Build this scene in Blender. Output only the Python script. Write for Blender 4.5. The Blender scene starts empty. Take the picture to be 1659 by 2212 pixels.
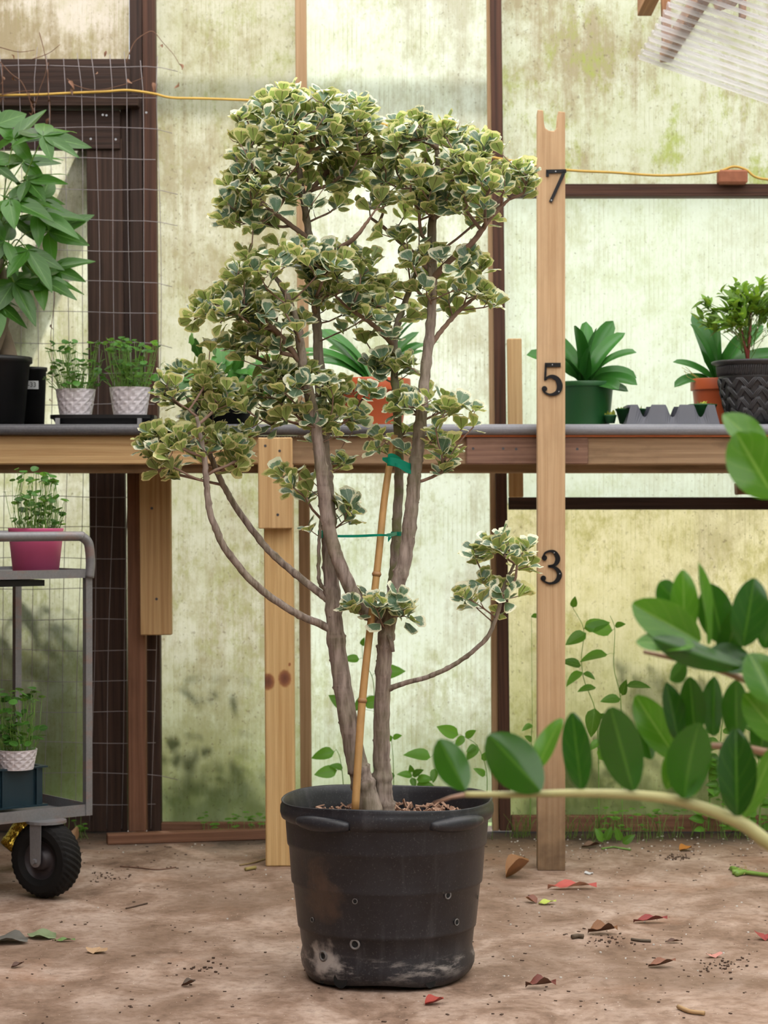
import bpy, bmesh, math, random
import numpy as np
from mathutils import Vector, Matrix, Quaternion

random.seed(7); np.random.seed(7)
SC = bpy.context.scene
COL = SC.collection
PI = math.pi

# ------------------------------------------------------------------ camera, world, sun, exposure
FPX, CAM_H = 4550.0, 1.15                     # focal length in pixels of the 1659 x 2212 frame
cam_d = bpy.data.cameras.new('camera'); cam = bpy.data.objects.new('camera', cam_d); COL.objects.link(cam)
cam.location = (0, 0, CAM_H); cam.rotation_euler = (PI/2, 0, 0)
cam_d.sensor_fit = 'HORIZONTAL'; cam_d.sensor_width = 36.0; cam_d.lens = FPX/1659*36
cam_d.dof.use_dof = True; cam_d.dof.focus_distance = 5.25; cam_d.dof.aperture_fstop = 9.0
cam_d.clip_end = 200
SC.camera = cam

world = bpy.data.worlds.new('sky'); SC.world = world; world.use_nodes = True
wt = world.node_tree; wt.nodes.clear()
w_out = wt.nodes.new('ShaderNodeOutputWorld'); w_bg = wt.nodes.new('ShaderNodeBackground')
w_sky = wt.nodes.new('ShaderNodeTexSky'); w_sky.sky_type = 'NISHITA'; w_sky.sun_disc = False
w_sky.sun_elevation = math.radians(52); w_sky.dust_density = 2.5; w_sky.air_density = 1.0
w_bg.inputs['Strength'].default_value = 0.11
wt.links.new(w_sky.outputs[0], w_bg.inputs[0]); wt.links.new(w_bg.outputs[0], w_out.inputs[0])

sun_d = bpy.data.lights.new('sun', 'SUN'); sun_d.energy = 5.2; sun_d.angle = math.radians(6); sun_d.color = (1.0, 0.95, 0.86)
sun = bpy.data.objects.new('sun', sun_d); COL.objects.link(sun)
SUN_DIR = Vector((0.26, -0.50, -0.92)).normalized()          # travels from behind the back wall, high, towards the viewer
sun.rotation_euler = SUN_DIR.to_track_quat('-Z', 'Y').to_euler(); sun.location = (-3, 14, 9)

SC.view_settings.view_transform = 'Standard'; SC.view_settings.look = 'None'
SC.view_settings.gamma = 1.0; SC.view_settings.use_curve_mapping = False
SC.view_settings.exposure = 0.84
SC.cycles.use_denoising = True
SC.cycles.use_adaptive_sampling = True; SC.cycles.adaptive_threshold = 0.08
SC.cycles.max_bounces = 6; SC.cycles.diffuse_bounces = 3; SC.cycles.glossy_bounces = 2
SC.cycles.transmission_bounces = 5; SC.cycles.transparent_max_bounces = 8
SC.cycles.caustics_reflective = False; SC.cycles.caustics_refractive = False
SC.cycles.sample_clamp_indirect = 6.0

# ------------------------------------------------------------------ helpers
def P(px, py, d):                              # the point at depth d that a pixel of the photograph looks at
    return Vector(((px-829.5)*d/FPX, d, CAM_H-(py-1106)*d/FPX))

WLOC = {}
def wl(o): return WLOC.get(o.name, Vector((0, 0, 0))) if o else Vector((0, 0, 0))

def thing(name, label, cat, loc=(0, 0, 0), group=None):
    o = bpy.data.objects.new(name, None); COL.objects.link(o); o.location = loc; o.empty_display_size = 0.05
    WLOC[o.name] = Vector(loc); o['label'] = label; o['category'] = cat
    if group: o['group'] = group
    return o

def tag(o, label, cat, group=None):
    o['label'] = label; o['category'] = cat
    if group: o['group'] = group
    return o

def structure(o): o['kind'] = 'structure'; return o

class MB:
    def __init__(s): s.v = []; s.f = []; s.uv = None
    def add(s, verts, faces):
        b = len(s.v); s.v += [tuple(p) for p in verts]; s.f += [tuple(i+b for i in f) for f in faces]; return s
    def box(s, c, size, rot=None):
        c = Vector(c); h = Vector(size)/2; vs = []
        for x in (-1, 1):
            for y in (-1, 1):
                for z in (-1, 1):
                    p = Vector((x*h.x, y*h.y, z*h.z))
                    vs.append(c + (rot @ p if rot else p))
        return s.add(vs, [(0, 1, 3, 2), (4, 6, 7, 5), (0, 4, 5, 1), (2, 3, 7, 6), (0, 2, 6, 4), (1, 5, 7, 3)])
    def tube(s, pts, rad, seg=8, cap=True):
        pts = [Vector(p) for p in pts]; n = len(pts)
        if not hasattr(rad, '__len__'): rad = [rad]*n
        vs = []; ref = None
        for i in range(n):
            t = (pts[min(i+1, n-1)]-pts[max(i-1, 0)])
            t = t.normalized() if t.length > 1e-9 else Vector((0, 0, 1))
            if ref is None:
                ref = t.orthogonal().normalized()
            ref = (ref - t*ref.dot(t)); ref = ref.normalized() if ref.length > 1e-6 else t.orthogonal().normalized()
            b = t.cross(ref)
            for k in range(seg):
                a = 2*PI*k/seg
                vs.append(pts[i] + (ref*math.cos(a)+b*math.sin(a))*rad[i])
        fs = [(i*seg+k, i*seg+(k+1) % seg, (i+1)*seg+(k+1) % seg, (i+1)*seg+k) for i in range(n-1) for k in range(seg)]
        if cap: fs += [tuple(range(seg-1, -1, -1)), tuple((n-1)*seg+k for k in range(seg))]
        return s.add(vs, fs)
    def lathe(s, prof, c, seg=48, fn=None):
        c = Vector(c); vs = []; n = len(prof)
        for i, (r, z) in enumerate(prof):
            for k in range(seg):
                a = 2*PI*k/seg
                rr, zz = (fn(r, z, a) if fn else (r, z))
                vs.append(c + Vector((rr*math.cos(a), rr*math.sin(a), zz)))
        fs = [(i*seg+k, i*seg+(k+1) % seg, (i+1)*seg+(k+1) % seg, (i+1)*seg+k) for i in range(n-1) for k in range(seg)]
        return s.add(vs, fs)
    def disc(s, c, r, seg=24, n=(0, 0, 1)):
        c = Vector(c); n = Vector(n).normalized(); a = n.orthogonal().normalized(); b = n.cross(a)
        return s.add([c + (a*math.cos(2*PI*k/seg)+b*math.sin(2*PI*k/seg))*r for k in range(seg)], [tuple(range(seg))])
    def mesh(s, name, mat, origin=Vector((0, 0, 0)), smooth=False):
        m = bpy.data.meshes.new(name)
        m.from_pydata([(p[0]-origin.x, p[1]-origin.y, p[2]-origin.z) for p in s.v], [], s.f)
        m.update()
        if mat: m.materials.append(mat)
        if smooth: m.polygons.foreach_set('use_smooth', [True]*len(m.polygons))
        return m
    def build(s, name, mat, parent=None, smooth=False, bevel=0, subsurf=0):
        org = wl(parent)
        m = s.mesh(name, mat, org, smooth)
        o = bpy.data.objects.new(name, m); COL.objects.link(o)
        if parent: o.parent = parent
        WLOC[o.name] = org.copy()
        if bevel:
            md = o.modifiers.new('bevel', 'BEVEL'); md.width = bevel; md.segments = 2; md.limit_method = 'ANGLE'
        if subsurf:
            md = o.modifiers.new('sub', 'SUBSURF'); md.levels = subsurf; md.render_levels = subsurf
        return o

def place(name, mesh, M, parent=None):          # an object that shares mesh data, M in world space
    o = bpy.data.objects.new(name, mesh); COL.objects.link(o)
    if parent: o.parent = parent; M = Matrix.Translation(-wl(parent)) @ M
    o.matrix_basis = M
    return o

def board(name, p0, p1, w, t, mat, parent=None, face=(0, -1, 0), bevel=0.002):
    """a plank from p0 to p1: length on local Z, width on X, thickness on Y; p0/p1 lie on the centre of the front face"""
    p0 = Vector(p0); p1 = Vector(p1); z = (p1-p0); L = z.length; z.normalize()
    f = Vector(face); f = (f - z*f.dot(z)).normalized(); x = f.cross(z).normalized()
    bm = bmesh.new(); bmesh.ops.create_cube(bm, size=1)
    for v in bm.verts: v.co = Vector((v.co.x*w, v.co.y*t, (v.co.z+0.5)*L))
    if bevel: bmesh.ops.bevel(bm, geom=bm.edges[:], offset=bevel, segments=1, affect='EDGES')
    m = bpy.data.meshes.new(name); bm.to_mesh(m); bm.free(); m.materials.append(mat)
    M = Matrix(((x.x, -f.x, z.x, 0), (x.y, -f.y, z.y, 0), (x.z, -f.z, z.z, 0), (0, 0, 0, 1)))
    M.translation = p0 - f*t/2
    o = place(name, m, M, parent); WLOC[o.name] = M.translation.copy()
    return o

def smooth_path(pts, n=8):
    pts = [Vector(p) for p in pts]
    if len(pts) < 3: return pts
    out = []
    q = [pts[0]*2-pts[1]] + pts + [pts[-1]*2-pts[-2]]
    for i in range(1, len(q)-2):
        a, b, c, d = q[i-1], q[i], q[i+1], q[i+2]
        for k in range(n):
            t = k/n
            out.append(0.5*((2*b)+(c-a)*t+(2*a-5*b+4*c-d)*t*t+(3*b-a-3*c+d)*t**3))
    out.append(pts[-1]); return out

def smooth_vals(vals, n=8):
    return [p.x for p in smooth_path([Vector((v, 0, 0)) for v in vals], n)] if len(vals) > 2 else vals

# ------------------------------------------------------------------ material helpers
def new_mat(name):
    m = bpy.data.materials.new(name); m.use_nodes = True; nt = m.node_tree; nt.nodes.clear()
    return m, nt
def nd(nt, typ, ins=None, **attrs):
    n = nt.nodes.new(typ)
    for k, v in attrs.items(): setattr(n, k, v)
    for k, v in (ins or {}).items():
        s = n.inputs[k]
        if isinstance(v, bpy.types.NodeSocket): nt.links.new(v, s)
        else:
            if hasattr(s.default_value, '__len__') and hasattr(v, '__len__') and len(s.default_value) == 4 and len(v) == 3: v = (*v, 1)
            s.default_value = v
    return n
def mixc(nt, f, a, b, mode='MIX'):
    n = nt.nodes.new('ShaderNodeMix'); n.data_type = 'RGBA'; n.blend_type = mode
    for idx, v in ((0, f), (6, a), (7, b)):
        if isinstance(v, bpy.types.NodeSocket): nt.links.new(v, n.inputs[idx])
        elif idx == 0: n.inputs[0].default_value = v
        else: n.inputs[idx].default_value = (*v, 1) if len(v) == 3 else v
    return n.outputs[2]
def ramp(nt, fac, stops):
    n = nd(nt, 'ShaderNodeValToRGB', {0: fac}); e = n.color_ramp.elements
    while len(e) < len(stops): e.new(0.5)
    for i, (p, c) in enumerate(stops):
        e[i].position = p; e[i].color = (c, c, c, 1) if not hasattr(c, '__len__') else (*c, 1)
    return n.outputs[0]
def math_(nt, op, a, b=0.5, c=0.0, clamp=False):
    n = nd(nt, 'ShaderNodeMath', {0: a, 1: b, 2: c}, operation=op); n.use_clamp = clamp; return n.outputs[0]
def coords(nt, kind='Object', scale=(1, 1, 1), loc=(0, 0, 0), rnd=False):
    c = nd(nt, 'ShaderNodeTexCoord').outputs[kind]
    if rnd:
        r = nd(nt, 'ShaderNodeObjectInfo').outputs['Random']
        off = nd(nt, 'ShaderNodeVectorMath', {0: (7.3, 3.1, 5.7), 'Scale': r}, operation='SCALE').outputs[0]
        c = nd(nt, 'ShaderNodeVectorMath', {0: c, 1: off}, operation='ADD').outputs[0]
    return nd(nt, 'ShaderNodeMapping', {'Vector': c, 'Scale': scale, 'Location': loc}).outputs[0]
def noise(nt, vec, scale=5, detail=4, rough=0.55, dist=0.0):
    return nd(nt, 'ShaderNodeTexNoise', {'Vector': vec, 'Scale': scale, 'Detail': detail, 'Roughness': rough, 'Distortion': dist}).outputs[0]
def bump(nt, h, strength=0.3, dist=0.01):
    return nd(nt, 'ShaderNodeBump', {'Height': h, 'Strength': strength, 'Distance': dist}).outputs[0]
def principled(nt, color, rough=0.5, normal=None, metallic=0.0, spec=0.5, **extra):
    ins = {'Base Color': color, 'Roughness': rough, 'Metallic': metallic, 'Specular IOR Level': spec}
    if normal is not None: ins['Normal'] = normal
    ins.update(extra)
    p = nd(nt, 'ShaderNodeBsdfPrincipled', ins); return p.outputs[0]
def finish(nt, sh): nd(nt, 'ShaderNodeOutputMaterial', {'Surface': sh})

def wood(name, light, dark, rough=0.65, knots=(), contrast=1.0, dirt=0.0, base_dirt=0.0):
    m, nt = new_mat(name)
    v = coords(nt, 'Object', (1, 1, 0.03), rnd=True)
    g = noise(nt, v, 55, 3, 0.5, 0.6)
    v2 = coords(nt, 'Object', (1, 1, 0.05), rnd=True)
    wv = nd(nt, 'ShaderNodeTexWave', {'Vector': v2, 'Scale': 14.0, 'Distortion': 9.0, 'Detail': 2.0, 'Detail Scale': 1.2}, wave_type='RINGS', rings_direction='Z').outputs['Fac']
    fg = ramp(nt, noise(nt, coords(nt, 'Object', (1, 1, 0.018), rnd=True), 190, 3, 0.6, 0.3), [(0.36, 0.0), (0.64, 1.0)])
    g2 = ramp(nt, g, [(0.34, 0.0), (0.66, 1.0)])
    fac = math_(nt, 'ADD', math_(nt, 'ADD', math_(nt, 'MULTIPLY', g2, 0.34*contrast), math_(nt, 'MULTIPLY', fg, 0.34*contrast)), math_(nt, 'MULTIPLY', wv, 0.32*contrast), clamp=True)
    col = mixc(nt, fac, tuple(min(1, q*1.08) for q in light), dark)
    if dirt:
        dn = ramp(nt, noise(nt, coords(nt, 'Object', (1, 1, 0.5), rnd=True), 9, 5, 0.65), [(0.5, 0.0), (0.72, 1.0)])
        col = mixc(nt, math_(nt, 'MULTIPLY', dn, dirt), col, tuple(c*0.35 for c in dark))
    if base_dirt:
        sz = nd(nt, 'ShaderNodeSeparateXYZ', {0: nd(nt, 'ShaderNodeTexCoord').outputs['Object']}).outputs[2]
        b = nd(nt, 'ShaderNodeMapRange', {0: sz, 1: 0.0, 2: base_dirt, 3: 1.0, 4: 0.0}).outputs[0]
        b = math_(nt, 'MULTIPLY', b, math_(nt, 'ADD', noise(nt, coords(nt), 14, 4), 0.35), clamp=True)
        col = mixc(nt, b, col, (0.10, 0.065, 0.04))
    for (kx, kz, kr) in knots:
        o = nd(nt, 'ShaderNodeTexCoord').outputs['Object']
        s = nd(nt, 'ShaderNodeVectorMath', {0: o, 1: (kx, 0, kz)}, operation='SUBTRACT').outputs[0]
        s = nd(nt, 'ShaderNodeVectorMath', {0: s, 1: (1.25, 0, 0.95)}, operation='MULTIPLY').outputs[0]
        d = nd(nt, 'ShaderNodeVectorMath', {0: s}, operation='LENGTH').outputs['Value']
        d = math_(nt, 'ADD', d, math_(nt, 'MULTIPLY', noise(nt, coords(nt), 120, 2), 0.006))
        k = nd(nt, 'ShaderNodeMapRange', {0: d, 1: kr*0.95+0.003, 2: kr*1.25+0.003, 3: 1.0, 4: 0.0}).outputs[0]
        ring = ramp(nt, math_(nt, 'DIVIDE', d, kr*1.3), [(0.0, (0.13, 0.05, 0.03)), (0.55, (0.22, 0.09, 0.05)), (1.0, (0.42, 0.2, 0.08))])
        col = mixc(nt, k, col, ring)
    n = bump(nt, fg, 0.3, 0.002)
    finish(nt, principled(nt, col, rough, n, spec=0.25)); return m

def plain(name, col, rough=0.5, metallic=0.0, var=0.25, scale=20, bumpst=0.0, spec=0.5):
    m, nt = new_mat(name)
    n = noise(nt, coords(nt), scale, 4)
    c = mixc(nt, n, tuple(min(1, x*(1+var)) for x in col), tuple(x*(1-var) for x in col))
    nr = bump(nt, n, bumpst, 0.004) if bumpst else None
    finish(nt, principled(nt, c, rough, nr, metallic, spec)); return m

def leaf_mat(name, top, under, vein=None, rough=0.4, trans=0.35, var=0.2, margin=None, margin_under=None, mwidth=0.82, vein_under=None, spec=0.5, attr=True):
    """two-sided leaf: UV u across (0..1), v along; the faces' rnd attribute varies the tone"""
    m, nt = new_mat(name)
    uv = nd(nt, 'ShaderNodeTexCoord').outputs['UV']
    sp = nd(nt, 'ShaderNodeSeparateXYZ', {0: uv}); u, v = sp.outputs[0], sp.outputs[1]
    s = math_(nt, 'ABSOLUTE', math_(nt, 'SUBTRACT', math_(nt, 'MULTIPLY', u, 2.0), 1.0))
    r = nd(nt, 'ShaderNodeAttribute', attribute_name='rnd').outputs['Fac'] if attr else nd(nt, 'ShaderNodeObjectInfo').outputs['Random']
    def tone(c, rr=r): return mixc(nt, rr, tuple(x*(1-var) for x in c), tuple(min(1, x*(1+var)) for x in c))
    ct, cu = tone(top), tone(under)
    pn = noise(nt, coords(nt, 'UV', (4, 4, 1)), 3, 3)
    if vein:
        mid = nd(nt, 'ShaderNodeMapRange', {0: s, 1: 0.03, 2: 0.08, 3: 1.0, 4: 0.0}).outputs[0]
        sv = math_(nt, 'FRACT', math_(nt, 'SUBTRACT', math_(nt, 'MULTIPLY', v, 4.0), math_(nt, 'MULTIPLY', s, 1.6)))
        sv = nd(nt, 'ShaderNodeMapRange', {0: math_(nt, 'ABSOLUTE', math_(nt, 'SUBTRACT', sv, 0.5)), 1: 0.0, 2: 0.09, 3: 0.45, 4: 0.0}).outputs[0]
        vv = math_(nt, 'MAXIMUM', mid, sv)
        ct = mixc(nt, math_(nt, 'MULTIPLY', vv, 0.8), ct, vein)
        cu = mixc(nt, math_(nt, 'MULTIPLY', mid, 0.9), cu, vein_under or vein)
    if margin:
        e = math_(nt, 'MAXIMUM', s, v)
        e = math_(nt, 'ADD', e, math_(nt, 'MULTIPLY', math_(nt, 'SUBTRACT', pn, 0.5), 0.42))
        e = math_(nt, 'ADD', e, math_(nt, 'MULTIPLY', math_(nt, 'SUBTRACT', r, 0.5), 0.12))
        k = nd(nt, 'ShaderNodeMapRange', {0: e, 1: mwidth-0.02, 2: mwidth+0.04, 3: 0.0, 4: 1.0}).outputs[0]
        ct = mixc(nt, k, ct, tone(margin)); cu = mixc(nt, k, cu, tone(margin_under or margin))
    bf = nd(nt, 'ShaderNodeNewGeometry').outputs['Backfacing']
    c = mixc(nt, bf, ct, cu)
    p = principled(nt, c, rough, None, 0.0, spec)
    tc = mixc(nt, 0.5, mixc(nt, 1.0, c, (1.0, 1.0, 0.55), 'MULTIPLY'), cu)
    t = nd(nt, 'ShaderNodeBsdfTranslucent', {0: tc}).outputs[0]
    finish(nt, nd(nt, 'ShaderNodeMixShader', {0: trans, 1: p, 2: t}).outputs[0]); return m

# ------------------------------------------------------------------ leaf meshes
def grid_leaf(name, mat, L, W, prof, nt_=6, ns=5, fold=0.15, curl=0.1, wave=0.0, rnd=0.5, polar=None, twist=0.0):
    """leaf with its stalk end at the origin, length on +Y, upper side +Z"""
    vs, uvs = [], []
    for i in range(nt_):
        t = i/(nt_-1)
        for j in range(ns):
            s = -1+2*j/(ns-1)
            if polar:
                th = s*polar['ang']; R = polar['R'](s)
                rr = t*R*L
                x, y = math.sin(th)*rr, math.cos(th)*rr
            else:
                x, y = s*prof(t)*W/2, t*L
            z = fold*abs(x) - curl*L*t*t + wave*L*math.sin(t*9+s*2)*abs(s)
            if twist: a = twist*t; x, z = x*math.cos(a)-z*math.sin(a), x*math.sin(a)+z*math.cos(a)
            vs.append((x, y, z)); uvs.append(((s+1)/2, t))
    fs = [(i*ns+j, i*ns+j+1, (i+1)*ns+j+1, (i+1)*ns+j) for i in range(nt_-1) for j in range(ns-1)]
    m = bpy.data.meshes.new(name); m.from_pydata(vs, [], fs); m.update()
    m.polygons.foreach_set('use_smooth', [True]*len(fs))
    uvl = m.uv_layers.new(name='UVMap'); 
    uvl.data.foreach_set('uv', [c for f in fs for i in f for c in uvs[i]])
    at = m.attributes.new('rnd', 'FLOAT', 'POINT'); at.data.foreach_set('value', [rnd]*len(vs))
    m.materials.append(mat); return m

def leaf_matrix(base, direction, normal, scale=1.0):
    y = Vector(direction).normalized(); n = Vector(normal); z = n - y*n.dot(y)
    z = z.normalized() if z.length > 1e-5 else y.orthogonal().normalized()
    x = y.cross(z)
    M = Matrix(((x.x*scale, y.x*scale, z.x*scale, base[0]), (x.y*scale, y.y*scale, z.y*scale, base[1]), (x.z*scale, y.z*scale, z.z*scale, base[2]), (0, 0, 0, 1)))
    return M

def merge_leaves(name, items, parent, stuff=True):
    """items: (mesh, matrix); joined into ONE part"""
    V, F, U, R = [], [], [], []; base = 0; org = wl(parent)
    cache = {}
    for me, M in items:
        if me.name not in cache:
            co = np.empty(len(me.vertices)*3); me.vertices.foreach_get('co', co)
            fc = np.empty(len(me.polygons)*4, dtype=np.int64); me.polygons.foreach_get('vertices', fc)
            uv = np.empty(len(me.loops)*2); me.uv_layers[0].data.foreach_get('uv', uv)
            rv = np.empty(len(me.vertices)); me.attributes['rnd'].data.foreach_get('value', rv)
            cache[me.name] = (co.reshape(-1, 3), fc.reshape(-1, 4), uv, rv)
        co, fc, uv, rv = cache[me.name]
        A = np.array(M)
        V.append(co @ A[:3, :3].T + A[:3, 3] - np.array(org)); F.append(fc+base); U.append(uv); R.append(rv); base += len(co)
    V = np.concatenate(V); F = np.concatenate(F); U = np.concatenate(U); R = np.concatenate(R)
    m = bpy.data.meshes.new(name); m.from_pydata(V.tolist(), [], F.tolist()); m.update()
    m.polygons.foreach_set('use_smooth', [True]*len(F))
    m.uv_layers.new(name='UVMap').data.foreach_set('uv', U)
    m.attributes.new('rnd', 'FLOAT', 'POINT').data.foreach_set('value', R)
    m.materials.append(items[0][0].materials[0])
    o = bpy.data.objects.new(name, m); COL.objects.link(o)
    if parent: o.parent = parent
    if stuff: o['kind'] = 'stuff'
    return o

def emit_leaves(items, parent, part='leaf', rest='foliage', limit=290):
    items = sorted(items, key=lambda it: it[1].translation.y - 0.15*abs(it[1].col[2][1]))
    for me, M in items[:limit]: place(part, me, M, parent)
    if len(items) > limit: merge_leaves(rest, items[limit:], parent)

def rv(a, b): return random.uniform(a, b)
def rdir():
    v = Vector((random.gauss(0, 1), random.gauss(0, 1), random.gauss(0, 1))); return v.normalized()

# ------------------------------------------------------------------ materials
def panel_mat(name, tint, brown=0.5, green=0.4, low=0.5, seed=0.0, gcol=(0.30, 0.36, 0.07), tr=0.5, mot=1.0):
    m, nt = new_mat(name)
    c0 = coords(nt, 'Object', (1, 1, 1), (seed, seed*0.7, seed*1.3))
    big = noise(nt, c0, 1.7, 5, 0.6, 0.4)
    streak = noise(nt, coords(nt, 'Object', (9, 1, 0.55), (seed, 0, 0)), 3.5, 5, 0.65)
    patch = noise(nt, coords(nt, 'Object', (1.2, 1, 0.8), (seed+4, 0, 2)), 3.2, 6, 0.68, 0.8)
    fine = noise(nt, c0, 55, 3, 0.7)
    z = nd(nt, 'ShaderNodeSeparateXYZ', {0: nd(nt, 'ShaderNodeTexCoord').outputs['Object']})
    x, zz = z.outputs[0], z.outputs[2]
    mott = noise(nt, c0, 8, 8, 0.72); grit = noise(nt, coords(nt, 'Object', (1.6, 1, 0.8), (seed, 1, 0)), 34, 5, 0.75)
    def comb(a, *terms):
        for t_, k in terms: a = math_(nt, 'ADD', a, math_(nt, 'MULTIPLY', math_(nt, 'SUBTRACT', t_, 0.5), k))
        return a
    col = mixc(nt, ramp(nt, comb(mott, (grit, 0.5)), [(0.36, 0.0), (0.64, mot)]), tuple(min(1, q*1.04) for q in tint), (tint[0]*0.84, tint[1]*0.84, tint[2]*0.70))
    bf = ramp(nt, comb(big, (streak, 0.55), (mott, 0.55), (grit, 0.35)), [(0.45, 0.0), (0.68, 1.0)])
    col = mixc(nt, math_(nt, 'MULTIPLY', bf, brown, clamp=True), col, (0.30, 0.24, 0.15))
    gf = ramp(nt, comb(patch, (mott, 0.5), (grit, 0.6)), [(0.53, 0.0), (0.72, 1.0)])
    col = mixc(nt, math_(nt, 'MULTIPLY', gf, green, clamp=True), col, gcol)
    lowf = nd(nt, 'ShaderNodeMapRange', {0: math_(nt, 'ADD', zz, math_(nt, 'MULTIPLY', big, -0.5)), 1: -0.25, 2: low, 3: 1.0, 4: 0.0}).outputs[0]
    col = mixc(nt, math_(nt, 'MULTIPLY', lowf, 0.85), col, (0.20, 0.25, 0.09))
    # flutes of the twin-wall sheet, with algae in some of them
    ft = math_(nt, 'PINGPONG', math_(nt, 'MULTIPLY', x, 1/0.0165), 0.5)
    fl = nd(nt, 'ShaderNodeMapRange', {0: ft, 1: 0.0, 2: 0.16, 3: 1.0, 4: 0.0}).outputs[0]
    fl = math_(nt, 'MULTIPLY', fl, ramp(nt, noise(nt, coords(nt, 'Object', (2, 1, 1.0), (seed+9, 0, 0)), 5, 6, 0.75), [(0.46, 0.0), (0.66, 0.6)]))
    col = mixc(nt, fl, col, (0.27, 0.26, 0.11))
    sp = ramp(nt, noise(nt, coords(nt, 'Object', (1, 1, 0.8), (seed, 3, 0)), 85, 2, 0.6), [(0.63, 0.0), (0.70, 0.5)])
    col = mixc(nt, math_(nt, 'MULTIPLY', sp, ramp(nt, big, [(0.3, 0.3), (0.6, 1.0)])), col, (0.13, 0.10, 0.06))
    nrm = bump(nt, ft, 0.15, 0.003)
    t = nd(nt, 'ShaderNodeBsdfTranslucent', {0: col, 'Normal': nrm}).outputs[0]
    d = principled(nt, mixc(nt, 1.0, col, (0.85, 0.85, 0.8), 'MULTIPLY'), 0.5, nrm, 0, 0.3)
    finish(nt, nd(nt, 'ShaderNodeMixShader', {0: tr, 1: d, 2: t}).outputs[0]); return m

def roof_mat():
    m, nt = new_mat('opal_roof_sheet')
    n = noise(nt, coords(nt, 'Object', (0.4, 2, 1)), 2, 4)
    c = mixc(nt, n, (0.98, 0.97, 0.95), (0.93, 0.92, 0.90))
    finish(nt, nd(nt, 'ShaderNodeMixShader', {0: 0.93, 1: principled(nt, c, 0.4), 2: nd(nt, 'ShaderNodeBsdfTranslucent', {0: c}).outputs[0]}).outputs[0]); return m

M_PANEL = {
    'ul': panel_mat('grimy_sheet_upper', (0.58, 0.52, 0.47), 0.95, 0.15, -0.2, 1.0),
    'll': panel_mat('mossy_sheet_low', (0.72, 0.72, 0.60), 0.4, 0.4, 0.95, 3.0),
    'cl': panel_mat('pale_sheet_a', (0.54, 0.53, 0.43), 0.65, 0.35, 0.42, 5.0),
    'cr': panel_mat('pale_sheet_b', (0.68, 0.73, 0.65), 0.5, 0.28, 0.20, 8.3, mot=0.6),
    'rt': panel_mat('pale_sheet_mossy', (0.53, 0.55, 0.45), 0.8, 0.75, -0.2, 11.0),
    'rm': panel_mat('pale_sheet_clean', (0.63, 0.69, 0.60), 0.22, 0.2, -0.2, 14.0, mot=0.45),
    'rl': panel_mat('yellowed_sheet', (0.70, 0.64, 0.41), 0.4, 0.45, 0.65, 17.0, (0.33, 0.30, 0.05)),
    'roof': roof_mat(),
    'shade_boards': wood('shade_wall_boarding', (0.20, 0.13, 0.09), (0.10, 0.06, 0.04)),  # dark boarding for the added, unseen walls that cut the light
    'side': panel_mat('side_sheet', (0.85, 0.86, 0.74), 0.35, 0.2, 0.3, 23.0),
}
W_PALE = wood('pale_pine', (0.62, 0.43, 0.22), (0.44, 0.26, 0.11))
W_LEG = wood('knotty_pine', (0.66, 0.47, 0.23), (0.50, 0.30, 0.12), knots=[(-0.018, 0.61, 0.024), (0.036, 0.60, 0.024), (-0.031, 0.135, 0.010), (-0.034, 0.655, 0.005)])
W_POST = wood('sawn_post', (0.60, 0.42, 0.25), (0.43, 0.26, 0.13), contrast=0.8, dirt=0.15, base_dirt=0.55, knots=[])
W_STUD_PALE = wood('weathered_stud', (0.46, 0.31, 0.18), (0.32, 0.20, 0.10))
W_DARK = wood('dark_wet_wood', (0.060, 0.033, 0.024), (0.020, 0.012, 0.010), 0.6)
W_BROWN = wood('brown_stained_wood', (0.105, 0.048, 0.030), (0.035, 0.018, 0.013), 0.6)
W_RED = wood('reddish_wood', (0.25, 0.125, 0.075), (0.15, 0.07, 0.042), 0.7, dirt=0.3)
W_GREY = wood('grey_brown_wood', (0.080, 0.046, 0.034), (0.030, 0.018, 0.014), 0.7, dirt=0.3)
W_BEAM = wood('beam_wood', (0.38, 0.26, 0.155), (0.24, 0.15, 0.085), 0.65, dirt=0.55)
W_PATCH = wood('patch_board', (0.30, 0.18, 0.13), (0.16, 0.085, 0.06), 0.7, dirt=0.35)
W_ROOF = wood('roof_timber', (0.38, 0.21, 0.11), (0.25, 0.12, 0.06), 0.7)
M_SCREW = plain('screw_steel', (0.09, 0.09, 0.10), 0.45, 0.6)

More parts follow.
